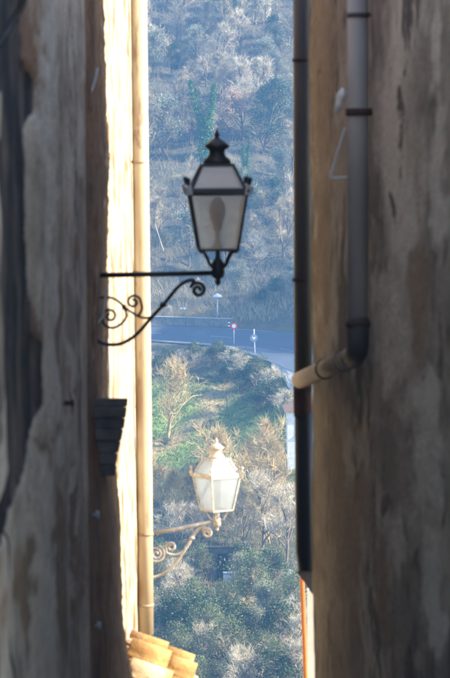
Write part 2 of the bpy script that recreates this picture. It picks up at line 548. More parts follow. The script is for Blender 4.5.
def relief_house(name, side, fx, D0, D1, z0, z1, nD, nz_, m_front, depth, label, hole=None, m_hole=None, zt=None):
    """house whose alley face is a relief grid fx(D, z); side -1 left, 1 right"""
    root = empty(name, (fx(D1, z0), (D0 + D1) / 2, z0))
    Dg = np.linspace(D0, D1, nD) if not hasattr(nD, '__len__') else nD
    zg = np.linspace(z0, z1, nz_) if not hasattr(nz_, '__len__') else nz_
    m_ = MB(); nD = len(Dg); nZ = len(zg); mi = []
    for D in Dg:
        for z in zg: m_.v.append((fx(D, z), D, z))
    for i in range(nD - 1):
        for j in range(nZ - 1):
            a = i * nZ + j
            q = (a, a + 1, a + nZ + 1, a + nZ)
            m_.f.append(q if side < 0 else q[::-1])
            mi.append(0)
    xb = fx((D0 + D1) / 2, z1) + side * depth
    # near, far, top, back faces share the border
    for i in (0, nD - 1):
        b = len(m_.v)
        for z in zg: m_.v.append((xb, Dg[i], z))
        for j in range(nZ - 1): m_.f.append((i * nZ + j, b + j, b + j + 1, i * nZ + j + 1)); mi.append(0)
    b = len(m_.v)
    m_.v += [(xb, D0, z0), (xb, D1, z0), (xb, D1, z1), (xb, D0, z1)]
    m_.f.append((b, b + 1, b + 2, b + 3)); mi.append(0)
    o = m_.build('wall', m_front, root, smooth=False)
    if hole:
        ca_ = o.data.color_attributes.new('bare', 'FLOAT_COLOR', 'POINT'); h_ = [0.0] * len(m_.v)
        for i in range(nD):
            for j in range(nZ): h_[i * nZ + j] = hole(Dg[i], zg[j])
        h_ = [(*(h if isinstance(h, tuple) else (h, 0, 0)), 1) for h in h_]
        ca_.data.foreach_set('color', np.array(h_, 'f').ravel())
    o.data.polygons.foreach_set('use_smooth', [True] * len(o.data.polygons))
    xf = fx((D0 + D1) / 2, z1)
    r_ = MB(); h = .25 * depth
    A = [(xf - side * .12, 0, z1 + .02), (xb + side * .2, 0, z1 + h), (xb + side * .2, 0, z1 + h + .12), (xf - side * .12, 0, z1 + .14)]
    r_.prism([(x, D0 - .1, z) for x, _, z in A], [(x, D1 + .05, z) for x, _, z in A])
    r_.build('roof', 'roof_clay', root)
    tag(root, label, 'house')
    return root


def D_left(px, x=-.70): return x * F / (px - 225)


# left near house: grey plaster with a broken strip of dark masonry
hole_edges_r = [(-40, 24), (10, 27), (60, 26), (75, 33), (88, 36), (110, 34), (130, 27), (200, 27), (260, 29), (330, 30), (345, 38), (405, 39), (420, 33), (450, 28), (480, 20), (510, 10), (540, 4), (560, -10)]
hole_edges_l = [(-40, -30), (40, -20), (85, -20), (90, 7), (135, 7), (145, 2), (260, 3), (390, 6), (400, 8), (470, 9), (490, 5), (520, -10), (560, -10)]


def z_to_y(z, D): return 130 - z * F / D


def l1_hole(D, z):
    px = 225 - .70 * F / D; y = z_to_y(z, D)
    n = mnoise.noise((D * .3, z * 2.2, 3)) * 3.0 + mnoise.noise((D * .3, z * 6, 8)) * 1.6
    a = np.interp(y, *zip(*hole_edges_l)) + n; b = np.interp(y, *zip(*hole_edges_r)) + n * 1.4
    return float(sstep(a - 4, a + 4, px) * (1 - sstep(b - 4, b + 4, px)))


def blobs(px, y, lst):
    m_ = 0.0
    wx = 9 * mnoise.noise((px * .05, y * .013, 1)) + 5 * mnoise.noise((px * .14, y * .05, 4)) + 2 * mnoise.noise((px * .4, y * .16, 9))
    wy = 60 * mnoise.noise((px * .05, y * .013, 7)) + 22 * mnoise.noise((px * .16, y * .06, 2))
    px += wx; y += wy
    for cx, cy, rx_, ry_ in lst:
        d = math.hypot((px - cx) / rx_, (y - cy) / ry_)
        m_ = max(m_, 1 - sstep(.3, 1.5, d))
    return m_


def l1_cover(D, z):
    px = 225 - .70 * F / D; y = z_to_y(z, D)
    return (l1_hole(D, z), blobs(px, y, [(54, 520, 7, 45), (56, 620, 9, 70), (41, 452, 5, 22), (57, 300, 5, 60), (20, 600, 8, 60), (76, 560, 4, 90)]),
            blobs(px, y, [(38, 500, 10, 55), (42, 600, 7, 70), (48, 380, 7, 55), (46, 120, 9, 150), (56, 440, 5, 30), (4, 460, 5, 50), (71, 430, 2.5, 160), (50, 260, 6, 50)]))


def r1_cover(D, z):
    px = 225 + r1_x(D) * F / D; y = z_to_y(z, D)
    return (blobs(px, y, [(392, 215, 4, 30), (388, 495, 5, 28), (402, 130, 5, 40), (377, 640, 5, 40), (405, 60, 4, 30), (425, 380, 5, 22), (366, 420, 3, 30), (415, 560, 4, 35), (323, 60, 3, 25), (440, 500, 4, 40)]) * .62,
            blobs(px, y, [(325, 90, 14, 130), (322, 250, 9, 90), (352, 560, 16, 90), (420, 300, 8, 60), (385, 600, 10, 60), (335, 480, 9, 60)]) * .85,
            blobs(px, y, [(392, 330, 18, 70), (425, 430, 22, 80), (441, 190, 11, 110), (400, 540, 10, 60), (432, 600, 12, 60), (378, 280, 8, 40), (438, 40, 10, 60), (352, 440, 9, 50)]))


def l1_face(D, z):
    x = -.70 + nz(D * .5, z * .8) * .008 + nz(D * 2.2, z * 2.6, 4) * .004
    px = 225 - .70 * F / D
    x -= .016 * l1_hole(D, z) * (1 + .5 * nz(D * 1.5, z * 2, 9))
    if D < 8.9: return x
    x += .014 * sstep(30, 38, px) * (1 - sstep(58, 66, px))       # swelling old render
    x -= .010 * sstep(64, 69, px)
    x += .012 * sstep(70, 74, px) * (1 - sstep(74, 82, px)) * sstep(-.5, -1.4, z) if z < -.5 else 0
    return x


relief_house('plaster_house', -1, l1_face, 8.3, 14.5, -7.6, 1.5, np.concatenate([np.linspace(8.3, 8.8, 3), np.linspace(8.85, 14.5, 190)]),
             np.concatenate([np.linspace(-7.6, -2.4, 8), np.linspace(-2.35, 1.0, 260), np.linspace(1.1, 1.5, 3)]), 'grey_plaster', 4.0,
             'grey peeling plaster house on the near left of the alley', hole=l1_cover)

# left brown rough-stone house whose ragged far corner stands against the sunlit wall
edge = [(-120, 101), (0, 103), (40, 105), (113, 106.5), (170, 109), (226, 108), (300, 108), (390, 107), (440, 114), (480, 117), (500, 119), (560, 121.5), (620, 123), (645, 126), (678, 132), (760, 134)]
DB = 17.15


def l2_face(D, z):
    y = z_to_y(z, DB)
    xe = P(float(np.interp(y, *zip(*edge))), y, DB).x
    k = sstep(14.6, 15.6, D)
    x = -.745 * (1 - k) + xe * k
    x += nz(D * 2.0, z * 3.0, 2) * .014 + nz(D * 6, z * 9, 6) * .008 + (nz(D * 9, z * 30, 1) * .006 if D > 16.6 else 0)
    return x


relief_house('stone_house', -1, l2_face, 14.53, DB, -8.2, 1.6, 60,
             np.concatenate([np.linspace(-8.2, -3.6, 8), np.linspace(-3.55, 1.1, 420), np.linspace(1.2, 1.6, 3)]), 'brown_stone', 3.0,
             'rough brown stone house that carries the black lamp')

# left far house: cream plaster in the sun


def l3_face(D, z):
    return -.748 + nz(D * .8, z * 1.1, 2) * .010 + nz(D * 4, z * 5, 6) * .004 + (z + 1) * -.006


relief_house('cream_house', -1, l3_face, DB + .06, 26.6, -10, 2.4, 90,
             np.concatenate([np.linspace(-10, -5, 6), np.linspace(-4.9, 1.6, 140), np.linspace(1.7, 2.4, 3)]), 'cream_plaster', 3.0,
             'sunlit cream plaster house on the left behind the black lamp')

# right house
DR = 17.2


def r1_x(D): return .535 + .046 * (DR - D)


def r1_face(D, z):
    x = r1_x(D) - nz(D * .5, z * .7, 1) * .012 - nz(D * 2.4, z * 3.2, 7) * .006
    k = sstep(.30, .42, nz(D * .55, z * .8, 12) + .1)
    return x - .006 * k


relief_house('render_house', 1, r1_face, 7.4, DR, -8, 1.75, np.concatenate([np.linspace(7.4, 9.6, 4), np.linspace(9.7, DR, 150)]),
             np.concatenate([np.linspace(-8, -3.6, 8), np.linspace(-3.5, 1.1, 220), np.linspace(1.2, 1.75, 3)]), 'brown_plaster', 4.0,
             'brown and grey stained house filling the right side', hole=r1_cover)

# low white house beyond it
root = empty('white_house', (1.6, 24, -7))
mb = MB(); x0 = P(307.2, 590, 22).x
zt0 = P(305.5, 590, 22).z
mb.prism([(x0, 22, -9.5), (3, 22, -9.5), (3, 26, -9.5), (x0 * 1.28, 26, -9.5)], [(x0, 22, zt0), (3, 22, zt0), (3, 26, zt0 - .1), (x0 * 1.28, 26, zt0 - .1)]); mb.build('wall', 'white_wall', root)
tag(root, 'white wall of the low house behind the orange conduit', 'house')

# stepped street
mb = MB(); n = 44
for i in range(n):
    D0, D1 = -6 + i * .9, -6 + (i + 1) * .9
    z = -1.65 - max(0, D0) * .20
    mb.box((0, (D0 + D1) / 2, z - .4), (7 if D1 < 6 else 2.6, .9, .8))
tag(mb.build('street', 'cobble'), 'stepped stone street running down the alley', kind='structure')

# ------------------------------------------------------------------ pipes


def ring(p, r, w, axis=Vector((0, 0, 1))):
    return MB().tube([Vector(p) - axis * w / 2, Vector(p) + axis * w / 2], r, 14)


# grey downpipe on the right wall
Dp = 13.5
top, bot = P(358, -60, Dp), P(357.5, 352, Dp)
root = empty('downpipe', bot)
mb = MB(); mb.tube([top, P(358, 322, Dp)], .050, 18); mb.build('upper_pipe', 'grey_pipe', root, True)
mb = MB(); mb.tube(smooth_path([P(358, 318, Dp), P(358, 343, Dp), P(355.5, 354, Dp + .12), P(349, 359, Dp + .45)], 5), [.054] * 16, 18)
mb.build('elbow', 'dark_pipe', root, True)
ring(P(358, 324, Dp), .060, .028).build('joint_collar', 'rust', root, True)
mb = ring(P(358.5, 112, Dp), .062, .035); c = P(358.5, 112, Dp); mb.box(c + Vector((.075, 0, 0)), (.10, .02, .03))
mb.build('clamp', 'rust', root, True)
mb = ring(P(358.5, 15, Dp), .058, .02); mb.build('clamp', 'dark_pipe', root, True)
A = P(349, 359, Dp + .3); B = P(300, 380, 17.1)
mb = MB(); mb.tube([A, A.lerp(B, .35), A.lerp(B, .7), B], .052, 18)
dp = mb.build('sloping_pipe', 'beige_pipe', root, True); dp['label'] = 'beige sloping pipe joining the dark corner pipe'
ax_ = (B - A).normalized()
ring(A.lerp(B, .42), .058, .05, ax_).build('joint_collar', 'rust', root, True)
ring(A.lerp(B, .08), .057, .04, ax_).build('joint_collar', 'dark_pipe', root, True)
mb = MB(); mb.tube([P(340, 366, 14.3), P(356, 366, 14.3) + Vector((.05, 0, 0))], .008, 6); mb.build('holder', 'rust', root)
tag(root, 'grey downpipe with rusty clamp and beige elbow on the right wall', 'downpipe')

# dark corner pipe
Dq = 17.3
root = empty('corner_pipe', P(305, 566, Dq))
mb = MB(); mb.tube([P(302, -60, Dq), P(302.8, 200, Dq), P(303.4, 392, Dq)], .056, 18); mb.build('upper_pipe', 'dark_pipe', root, True)
mb = MB(); mb.tube(smooth_path([P(303, 374, Dq), P(302.6, 392, Dq), P(303.2, 416, Dq)], 4), .058, 18); o = mb.build('rusty_joint', 'rust', root, True)
mb = MB(); mb.tube([P(303.8, 412, Dq), P(305, 552, Dq), P(305.4, 558, Dq), P(305.6, 570, Dq)], [.057, .057, .053, .046], 18); o = mb.build('lower_pipe', 'black_pipe', root, True)
o['label'] = 'black lower length of the corner pipe'
for y in (280, 60): ring(P(301.8, y, Dq), .059, .022).build('clamp', 'rust', root, True)
tag(root, 'dark rusty pipe running down the right wall corner', 'downpipe')

mb = MB(); o_ = [(296.5, 572), (305, 563), (314, 556), (318, 576), (317, 600), (309, 590), (304, 582)]
mb.prism([P(x, y, 17.32) for x, y in o_], [P(x, y, 17.9) for x, y in o_])
tag(mb.build('stone_bracket', 'cement', bevel=.006), 'small grey cement spur under the black corner pipe', 'bracket')

Do = 21.85
mb = MB(); mb.tube(smooth_path([P(301.5, 566, Do), P(302.5, 590, Do), P(303.8, 625, Do), P(305.2, 660, Do), P(306.8, 720, Do), P(308, 860, Do)], 4), .018, 12)
tag(mb.build('conduit', 'orange', smooth=True), 'thin orange conduit against the low white wall', 'conduit')

# small fittings on the right wall
root = empty('wall_hook', P(341, 105, 13.6)); rngh = random.Random(4)
mb = MB().lathe([(.004, -.055), (.016, -.045), (.021, -.02), (.018, 0), (.026, .02), (.022, .04), (.010, .056), (.003, .06)], 12, (0, 0, 0))
c = P(340, 101, 13.55)
mb.v = [tuple(c + Vector((x * 1.0 + z * .25, y * 1.6, z)) + Vector((1, 1, 1)) * .011 * mnoise.noise((x * 55, y * 55, z * 40))) for x, y, z in mb.v]
mb.build('mortar_lump', 'white_wall', root, True)
mb = MB(); mb.tube(smooth_path([P(345, 128, 13.6), P(340, 145, 13.6), P(333, 168, 13.6), P(331, 177, 13.6), P(338, 178, 13.6), P(350, 177, 13.6)], 4), .006, 6)
mb.build('wire', 'galv', root, True)
tag(root, 'bent wire hook and pale mortar lump beside the grey downpipe', 'hook')

# cream downpipe on the sunlit house
Dc = 22.9
root = empty('cream_downpipe', P(145, 636, Dc))
mb = MB(); mb.tube([P(138, -60, Dc), P(141.5, 240, Dc), P(144.3, 480, Dc), P(145.6, 634, Dc)], .066, 20); mb.build('pipe', 'cream_pipe', root, True)
for y, x in ((162, 139.8), (272, 141.9), (534, 145), (605, 145.4)):
    ring(P(x, y, Dc), .070, .022).build('clamp', 'beige_pipe', root, True)
tag(root, 'cream downpipe at the edge of the sunlit wall', 'downpipe')

# ribbed dark corbel
Dl = 15.45
root = empty('corbel', P(105, 475, Dl))
prof = [(398, 128), (407, 127), (418, 125.5), (429, 123.5), (441, 121), (453, 118), (465, 116), (476, 115)]
for i in range(len(prof) - 1):
    (ya, xa), (yb, xb) = prof[i], prof[i + 1]
    m_ = MB(); g = .12
    pts = [(92, ya + g), (xa, ya + g), (xb + .2, yb - g), (92, yb - g)]
    m_.prism([P(x, y, Dl - (.012 if i % 2 else 0)) for x, y in pts], [P(x, y, Dl + .5) + Vector((0, 0, 0)) for x, y in pts])
    m_.build('moulding', 'corbel_stone', root, bevel=.008)
m_ = MB(); o_ = [(90, 400), (125, 400), (121, 430), (115, 455), (113, 474), (90, 474)]
m_.prism([P(x, y, Dl + .03) for x, y in o_], [P(x, y, Dl + .52) for x, y in o_]); m_.build('core', 'corbel_stone', root)
tag(root, 'dark ribbed stone corbel jutting from the brown wall', 'corbel')

# iron dowels and wire on the brown / grey wall
for (px, py, lab) in ((97.5, 515, 'blue grey iron pin in the dark wall below the corbel'), (99, 626, 'small blue grey iron pin low on the dark wall')):
    mb = MB(); c = P(px, py, 15.0)
    mb.lathe([(.003, -.02), (.011, -.017), (.012, 0), (.011, .02), (.004, .024)], 10, c)
    mb.tube([c, c + Vector((-.12, 0, 0))], .008, 6)
    tag(mb.build('iron_pin', 'galv', smooth=True), lab, 'pin')
mb = MB(); mb.tube(smooth_path([P(97.5, 68, 15.4), P(95, 80, 15.4), P(91, 92, 15.4), P(85.5, 102, 15.4)], 4), [.007] * 13, 6)
tag(mb.build('wire', 'pale_metal', smooth=True), 'short pale wire hanging on the dark wall at upper left', 'wire')
mb = MB(); mb.tube(smooth_path([P(107, 288, 15.7), P(104.5, 305, 15.7), P(102, 318, 15.7), P(94, 326, 15.7), P(88, 334, 15.7)], 4), [.006] * 17, 6)
tag(mb.build('wire', 'pale_metal', smooth=True), 'pale wire drooping behind the black lamp scrolls', 'wire')
mb = MB(); c = P(70, 403, 12.1); mb.tube([c + Vector((-.06, 0, 0)), c + Vector((.012, 0, 0))], .012, 8); mb.box(c + Vector((.012, 0, 0)), (.012, .05, .03))
tag(mb.build('iron_bolt', 'rust', bevel=.003), 'rusty bolt head in the grey plaster', 'bolt')
mb = MB(); mb.tube(smooth_path([P(-8, 520, 9.0), P(2, 530, 9.0), P(8, 545, 9.05), P(8, 590, 9.05), P(9, 640, 9.05), P(14, 672, 9.05), P(20, 700, 9.05)], 4), .0045, 6)
tag(mb.build('cable', 'black_iron', smooth=True), 'thin black cable down the plaster at lower left', 'cable')
mb = MB(); mb.tube(smooth_path([P(-10, 52, 9.0), P(2, 40, 9.0), P(14, 20, 9.1), P(24, 0, 9.1), P(32, -25, 9.1)], 4), .012, 8)  # made-up cable drawn for the dark curve of arch shading
tag(mb.build('cable', 'black_iron', smooth=True), 'thick black cable added for the dark arch shading in the top left corner', 'cable')

# ------------------------------------------------------------------ tiled canopy
root = empty('tiled_canopy', P(140, 690, 20.5))


def barrel(a, b, r0, r1, t=.016, up=True, n=9):
    """half-round clay tile from a to b"""
    a, b = Vector(a), Vector(b); ax_ = (b - a).normalized(); w = Vector((0, 1, 0)); u = ax_.cross(w).normalized()
    if u.z < 0: u = -u
    if not up: u = -u
    m_ = MB()
    rings = []
    for (p, r) in ((a, r0), (b, r1)):
        for rr in (r, r - t):
            s0 = len(m_.v)
            for k in range(n):
                th = math.pi * k / (n - 1)
                m_.v.append(tuple(p + w * rr * math.cos(th) + u * rr * math.sin(th)))
            rings.append(s0)
    o0, i0, o1, i1 = rings
    for k in range(n - 1):
        m_.f += [(o0 + k, o0 + k + 1, o1 + k + 1, o1 + k), (i0 + k, i1 + k, i1 + k + 1, i0 + k + 1), (o0 + k, i0 + k, i0 + k + 1, o0 + k + 1), (o1 + k, o1 + k + 1, i1 + k + 1, i1 + k)]
    for k in (0, n - 1): m_.f.append((o0 + k, o1 + k, i1 + k, i0 + k))
    return m_


# three stepped layers at the near end (verge), then covers going back
Dk = 19.6
layers = [((129, 628), (192.5, 652), .060, .55), ((128, 635), (192, 660), .11, .28), ((127, 654), (191, 680), .12, 0.0)]
rt = random.Random(3)
for (a, b, r, off) in layers:
    A, B = P(a[0], a[1] + r * F / Dk, Dk + off), P(b[0], b[1] + r * F / Dk, Dk + off)
    mid = A.lerp(B, rt.uniform(.5, .62))
    barrel(A, mid + (B - A) * .06 + Vector((0, 0, .006)), r * .94, r).build('tile', 'tile_clay', root, True)
    barrel(mid + Vector((0, 0, -.012)), B + Vector((rt.uniform(-.01, .01), 0, -.012)), r * .90, r * .97).build('tile', 'tile_clay', root, True)
for off_, y0 in ((.46, 646), (.2, 664), (.04, 688)):
    q = [P(126, y0, Dk + off_), P(188.5, y0 + 25, Dk + off_), P(188, y0 + 33, Dk + off_), P(126, y0 + 10, Dk + off_)]
    MB().prism(q, [p + Vector((0, .3, 0)) for p in q]).build('mortar_bed', 'tile_mortar', root, bevel=.006)
A0, B0 = P(129, 640, Dk + .8), P(192, 666, Dk + .8)
for i in range(1, 9):
    d = Vector((0, .19 * i, -.10 - .06 * i)); A, B = A0 + d, B0 + d
    mid = A.lerp(B, .52)
    barrel(A, mid + (B - A) * .06, .078, .085).build('tile', 'tile_clay', root, True)
    barrel(mid + Vector((0, 0, -.01)), B + Vector((rt.uniform(-.015, .015), 0, -.01)), .078, .085).build('tile', 'tile_clay', root, True)
bd = MB(); n_ = Vector((0, 0, -.05))
q = [P(127, 668, Dk + .1), P(188, 694, Dk + .1)]
bd.prism([q[0], q[1], q[1] + n_, q[0] + n_], [p + Vector((0, 2.6, -.75)) for p in (q[0], q[1], q[1] + n_, q[0] + n_)])
bd.build('board', 'bark', root)
tag(root, 'small clay tiled canopy below the cream downpipe', 'canopy')

# ------------------------------------------------------------------ wall lamps
U = 15.8 / F


def lantern(name, base, rotz, iron, glass, label, ear_m, scale=1.0, bulb=True):
    """lantern with its foot at base; z measured in lamp-1 photo pixels"""
    root = empty(name, base)
    rot = Matrix.Rotation(rotz, 3, 'Z')

    def L(m_):
        m_.v = [tuple(rot @ (Vector(p) * U * scale)) for p in m_.v]; return local(m_)
    L(MB().lathe([(.4, -1), (2.6, 1), (3.2, 3.5), (2.2, 6), (6, 8), (6.8, 12), (6.2, 17), (7, 20), (5.2, 24), (2.6, 27), (2.2, 36)], 14)).build('hub', iron, root, True)
    for k in range(4):
        a = math.pi / 4 + k * math.pi / 2; c, s_ = math.cos(a), math.sin(a)
        path = smooth_path([(c * 5, s_ * 5, 17), (c * 11, s_ * 11, 20), (c * 15, s_ * 15, 27), (c * 20, s_ * 20, 33), (c * 25.5, s_ * 25.5, 34), (c * 27, s_ * 27, 37)], 4)
        L(MB().tube(path, 1.4, 6)).build('scroll_support', iron, root, True)
        h0, h1 = 19 * 1.414, 28 * 1.414
        L(MB().tube([(c * h0, s_ * h0, 35), (c * h1, s_ * h1, 91)], 1.9, 4)).build('corner_post', iron, root)
        L(MB().tube([(c * 27.5 * 1.414, s_ * 27.5 * 1.414, 94), (c * 15.5 * 1.414, s_ * 15.5 * 1.414, 120)], 1.9, 4)).build('roof_rib', iron, root)
        e = L(MB().tube(smooth_path([(c * 40, s_ * 40, 91), (c * 43, s_ * 43, 96), (c * 42.5, s_ * 42.5, 102), (c * 44, s_ * 44, 108)], 3), [2.4] * 4 + [1.7] * 3 + [2.2, 2.6, 1.2], 8))
        e.build('ear', iron, root, True)
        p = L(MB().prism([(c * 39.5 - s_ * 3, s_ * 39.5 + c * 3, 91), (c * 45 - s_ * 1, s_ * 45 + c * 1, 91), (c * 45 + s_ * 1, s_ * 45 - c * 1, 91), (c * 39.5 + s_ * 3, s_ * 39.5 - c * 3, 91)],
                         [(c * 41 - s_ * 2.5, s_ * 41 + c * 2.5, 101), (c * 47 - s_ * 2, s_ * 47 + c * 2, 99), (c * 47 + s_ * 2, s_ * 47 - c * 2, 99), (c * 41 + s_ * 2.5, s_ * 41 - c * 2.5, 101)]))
        p.build('ear_glint_plate', ear_m, root)  # plates added for the highlights at the ears, painted pale on the black lamp
        b = k * math.pi / 2
        rk = Matrix.Rotation(b, 3, 'Z')
        g = MB(); g.poly([(-18, -18.4, 36), (18, -18.4, 36), (26.8, -27.2, 90), (-26.8, -27.2, 90)])
        g.v = [tuple(rk @ Vector(p_)) for p_ in g.v]; L(g).build('glass_pane', glass if k == 0 or not bulb else 'glass_clear', root)
        g = MB(); g.poly([(-25.5, -26.0, 97), (25.5, -26.0, 97), (14.8, -15.2, 119), (-14.8, -15.2, 119)])
        g.v = [tuple(rk @ Vector(p_)) for p_ in g.v]; L(g).build('roof_pane', glass, root)
        bar = MB(); bar.box((0, -19, 35.5), (39, 2.2, 2.6)); bar.v = [tuple(rk @ Vector(p_)) for p_ in bar.v]; L(bar).build('bottom_rail', iron, root)
        bar = MB(); bar.prism([(-29, -29.5, 90), (29, -29.5, 90), (29.5, -30, 94), (28, -28.5, 97), (-28, -28.5, 97), (-29.5, -30, 94)],
                              [(-27, -26.5, 90), (27, -26.5, 90), (27, -26.5, 94), (26, -25.5, 97), (-26, -25.5, 97), (-27, -26.5, 94)])
        bar.v = [tuple(rk @ Vector(p_)) for p_ in bar.v]; L(bar).build('eave_rail', iron, root)
    L(MB().frustum4(118.5, 16.8, 121.5, 16)).build('roof_plate', iron, root)
    L(MB().lathe([(14, 121), (13.2, 125), (9, 128.5), (7.6, 132), (8.4, 135), (12, 137.5), (12.4, 139.5), (9.5, 142), (6.6, 144.5), (3, 146.5), (2.2, 148), (3.1, 150), (2.0, 152), (.5, 156)], 18)).build('chimney', iron, root, True)
    if bulb:
        L(MB().lathe([(4.5, 36), (4.5, 40), (2.2, 43), (2.2, 54), (4.5, 56), (4.5, 61)], 14)).build('lamp_holder', iron, root, True)
        L(MB().lathe([(4, 60), (7, 66), (8.5, 74), (7.5, 81), (4, 86), (.6, 88)], 14)).build('bulb', 'bulb_glass', root, True)
    else:
        L(MB().lathe([(5, 36), (5.5, 42), (4.5, 50), (.6, 52)], 14)).build('lamp_holder', iron, root, True)
    tag(root, label, 'street lamp')
    return root


M['bulb_glass'] = mat('bulb_glass', (.09, .085, .08), (.06, .055, .05), .25, 10)
M['glass_1'] = glass_mat('glass_1', (.97, .96, .93), .30)
M['glass_clear'] = glass_mat('glass_clear', (.95, .94, .92), .8)
M['glass_2'] = glass_mat('glass_2', (.54, .585, .62), .14)


def spiral(cx, cy, r0, r1, a0, turns, n=22):
    return [(cx + (r0 + (r1 - r0) * i / n) * math.cos(a0 + turns * 6.283 * i / n), cy - (r0 + (r1 - r0) * i / n) * math.sin(a0 + turns * 6.283 * i / n)) for i in range(n + 1)]


def iron_path(root, pts, D, r, m, name, k=4, skew=0.0, knots=()):
    w = [P(x, y, D + skew * (x - 217)) for x, y in pts]
    sp = smooth_path(w, k) if k > 1 else w
    o = MB().tube(sp, r, 8).build(name, m, root, True)
    for (x, y) in knots:
        MB().lathe([(r * .6, -.016), (r * 1.7, -.009), (r * 1.9, 0), (r * 1.7, .009), (r * .6, .016)], 10, P(x, y, D + skew * (x - 217))).build('knot', m, o, True)
    return o


D1 = 15.8
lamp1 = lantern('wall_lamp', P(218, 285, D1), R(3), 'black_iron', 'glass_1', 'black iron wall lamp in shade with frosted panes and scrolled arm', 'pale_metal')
mb = MB(); mb.tube([P(90, 275.5, D1), P(213, 273, D1)], .0145, 10); mb.build('arm', 'black_iron', lamp1, True)
s1 = spiral(198, 290, 1.5, 8, -.6, 1.55)
main = s1 + [(194, 280.5), (187, 281), (179, 286), (172, 294), (164, 304), (152, 317), (138, 333), (127, 341), (117, 344.5), (105, 344), (96, 339), (93, 330), (96, 323), (103, 320)]
iron_path(lamp1, main, D1, .0105, 'black_iron', 'main_scroll', 3, knots=[(163, 305)])
sec = [(152, 316.5), (146, 318), (139, 316.5), (132, 312.5), (124, 307), (118, 301), (110, 297.5), (101, 297.5), (92, 299)]
iron_path(lamp1, sec, D1, .007, 'black_iron', 'scroll', 4, knots=[(124, 307)])
iron_path(lamp1, [(138, 316)] + [(142, 309)] + spiral(133.5, 302, 7, 2, .3, 1.3), D1, .0075, 'black_iron', 'scroll', 3)
iron_path(lamp1, [(124, 307), (126.5, 316), (121, 324), (112, 328), (104, 324), (102, 316)] + spiral(110, 316, 7, 2, 2.9, -1.2), D1, .0075, 'black_iron', 'scroll', 3)
mb = MB(); mb.box(P(93.5, 300, D1), (.02, .05, .46)); mb.build('wall_plate', 'black_iron', lamp1, bevel=.003)

D2 = 26.0
lamp2 = lantern('wall_lamp', P(217, 531, D2), R(33), 'tan_iron', 'glass_2', 'sunlit wall lamp with golden tan frame and milky white panes', 'tan_iron', bulb=False)
mb = MB(); mb.tube([P(141, 535, D2), P(176, 529.5, D2), P(211, 522, D2)], [.019, .019, .018], 10); mb.build('arm', 'tan_iron', lamp2, True)
s2 = spiral(207, 533, 1.2, 5.2, -.4, 1.5)
iron_path(lamp2, s2 + [(205, 527), (199, 529), (193, 536), (188, 545), (182, 554), (175, 564), (166, 572), (155, 577), (143, 577)], D2, .015, 'tan_iron', 'main_scroll', 3, knots=[(192, 538)])
iron_path(lamp2, [(187, 547), (181, 553), (174, 555), (167, 553)] + spiral(171, 547, 5, 1.6, 3.6, -1.4), D2, .0125, 'tan_iron', 'scroll', 3)
iron_path(lamp2, spiral(156, 554, 1.5, 9, 0, 2.2, 34), D2, .0125, 'tan_iron', 'scroll', 2)
mb = MB(); mb.box(P(143.5, 555, D2), (.02, .05, .5)); mb.build('wall_plate', 'tan_iron', lamp2)

# ------------------------------------------------------------------ trees
def grow(seed, H_, spread, n1, n2, n3, n4, r0=.12, fork=.25, up=.35, droop=0, tw=.02, low=.18, len4=(.25, .8), tang=(.25, .95)):
    """bare tree: trunk and limbs in one mesh, fine branches and twigs in another"""
    rng = random.Random(seed); T, C = MB(), MB(); tips = []

    def rv(s): return Vector((rng.gauss(0, s), rng.gauss(0, s), rng.gauss(0, s)))

    def br(mb_, p, d, L, r, segs, n, bend):
        pts = [p]; dirs = [d]
        for i in range(segs):
            d = (d + rv(bend) + Vector((0, 0, up * .12))).normalized()
            p = p + d * (L / segs); pts.append(p); dirs.append(d)
        mb_.tube(pts, [r * (1 - .75 * i / segs) for i in range(segs + 1)], n, False)
        return pts, dirs

    def at(pts, dirs, t):
        s = t * (len(pts) - 1); i = min(int(s), len(pts) - 2)
        return pts[i].lerp(pts[i + 1], s - i), dirs[i + 1]

    def side(d, ang):
        a = d.orthogonal().normalized(); a = Matrix.Rotation(rng.random() * 6.283, 3, d) @ a
        return (d * math.cos(ang) + a * math.sin(ang)).normalized()
    tp, td = br(T, Vector((0, 0, -.4)), (Vector((0, 0, 1)) + rv(.05)).normalized(), H_ * .8, r0, 7, 7, .07)
    for i in range(n1):
        t = low + (1 - low) * (i + rng.random()) / n1
        p, d = at(tp, td, t)
        L1 = H_ * spread * (.62 if t < .8 else .45) * (1.1 - .55 * t) * rng.uniform(.75, 1.2)
        p1, d1 = br(T, p, (side(d, rng.uniform(.5, 1.0)) + Vector((0, 0, up))).normalized(), L1, r0 * (.5 - .3 * t) + .02, 5, 5, .12)
        for j in range(n2):
            t2 = .25 + .75 * (j + rng.random()) / n2
            p, d = at(p1, d1, t2)
            L2 = L1 * rng.uniform(.35, .6) * (1.15 - .5 * t2)
            p2, d2 = br(C, p, (side(d, rng.uniform(.4, .95)) + Vector((0, 0, up * .7))).normalized(), L2, .028, 3, 4, .14)
            for k in range(n3):
                t3 = .2 + .8 * (k + rng.random()) / n3
                p, d = at(p2, d2, t3)
                L3 = max(.35, L2 * rng.uniform(.4, .95))
                p3, d3 = br(C, p, (side(d, rng.uniform(.4, .9)) + Vector((0, 0, up * .4 - droop))).normalized(), L3, tw * .85, 2, 3, .15)
                for l in range(n4):
                    p, d = at(p3, d3, .15 + .85 * rng.random())
                    q = p + (side(d, rng.uniform(*tang)) + Vector((0, 0, up * .12 - droop))).normalized() * rng.uniform(*len4)
                    C.cone(p, q, tw * .7); tips.append(q)
    return T, C, tips, rng


PROTO = {}


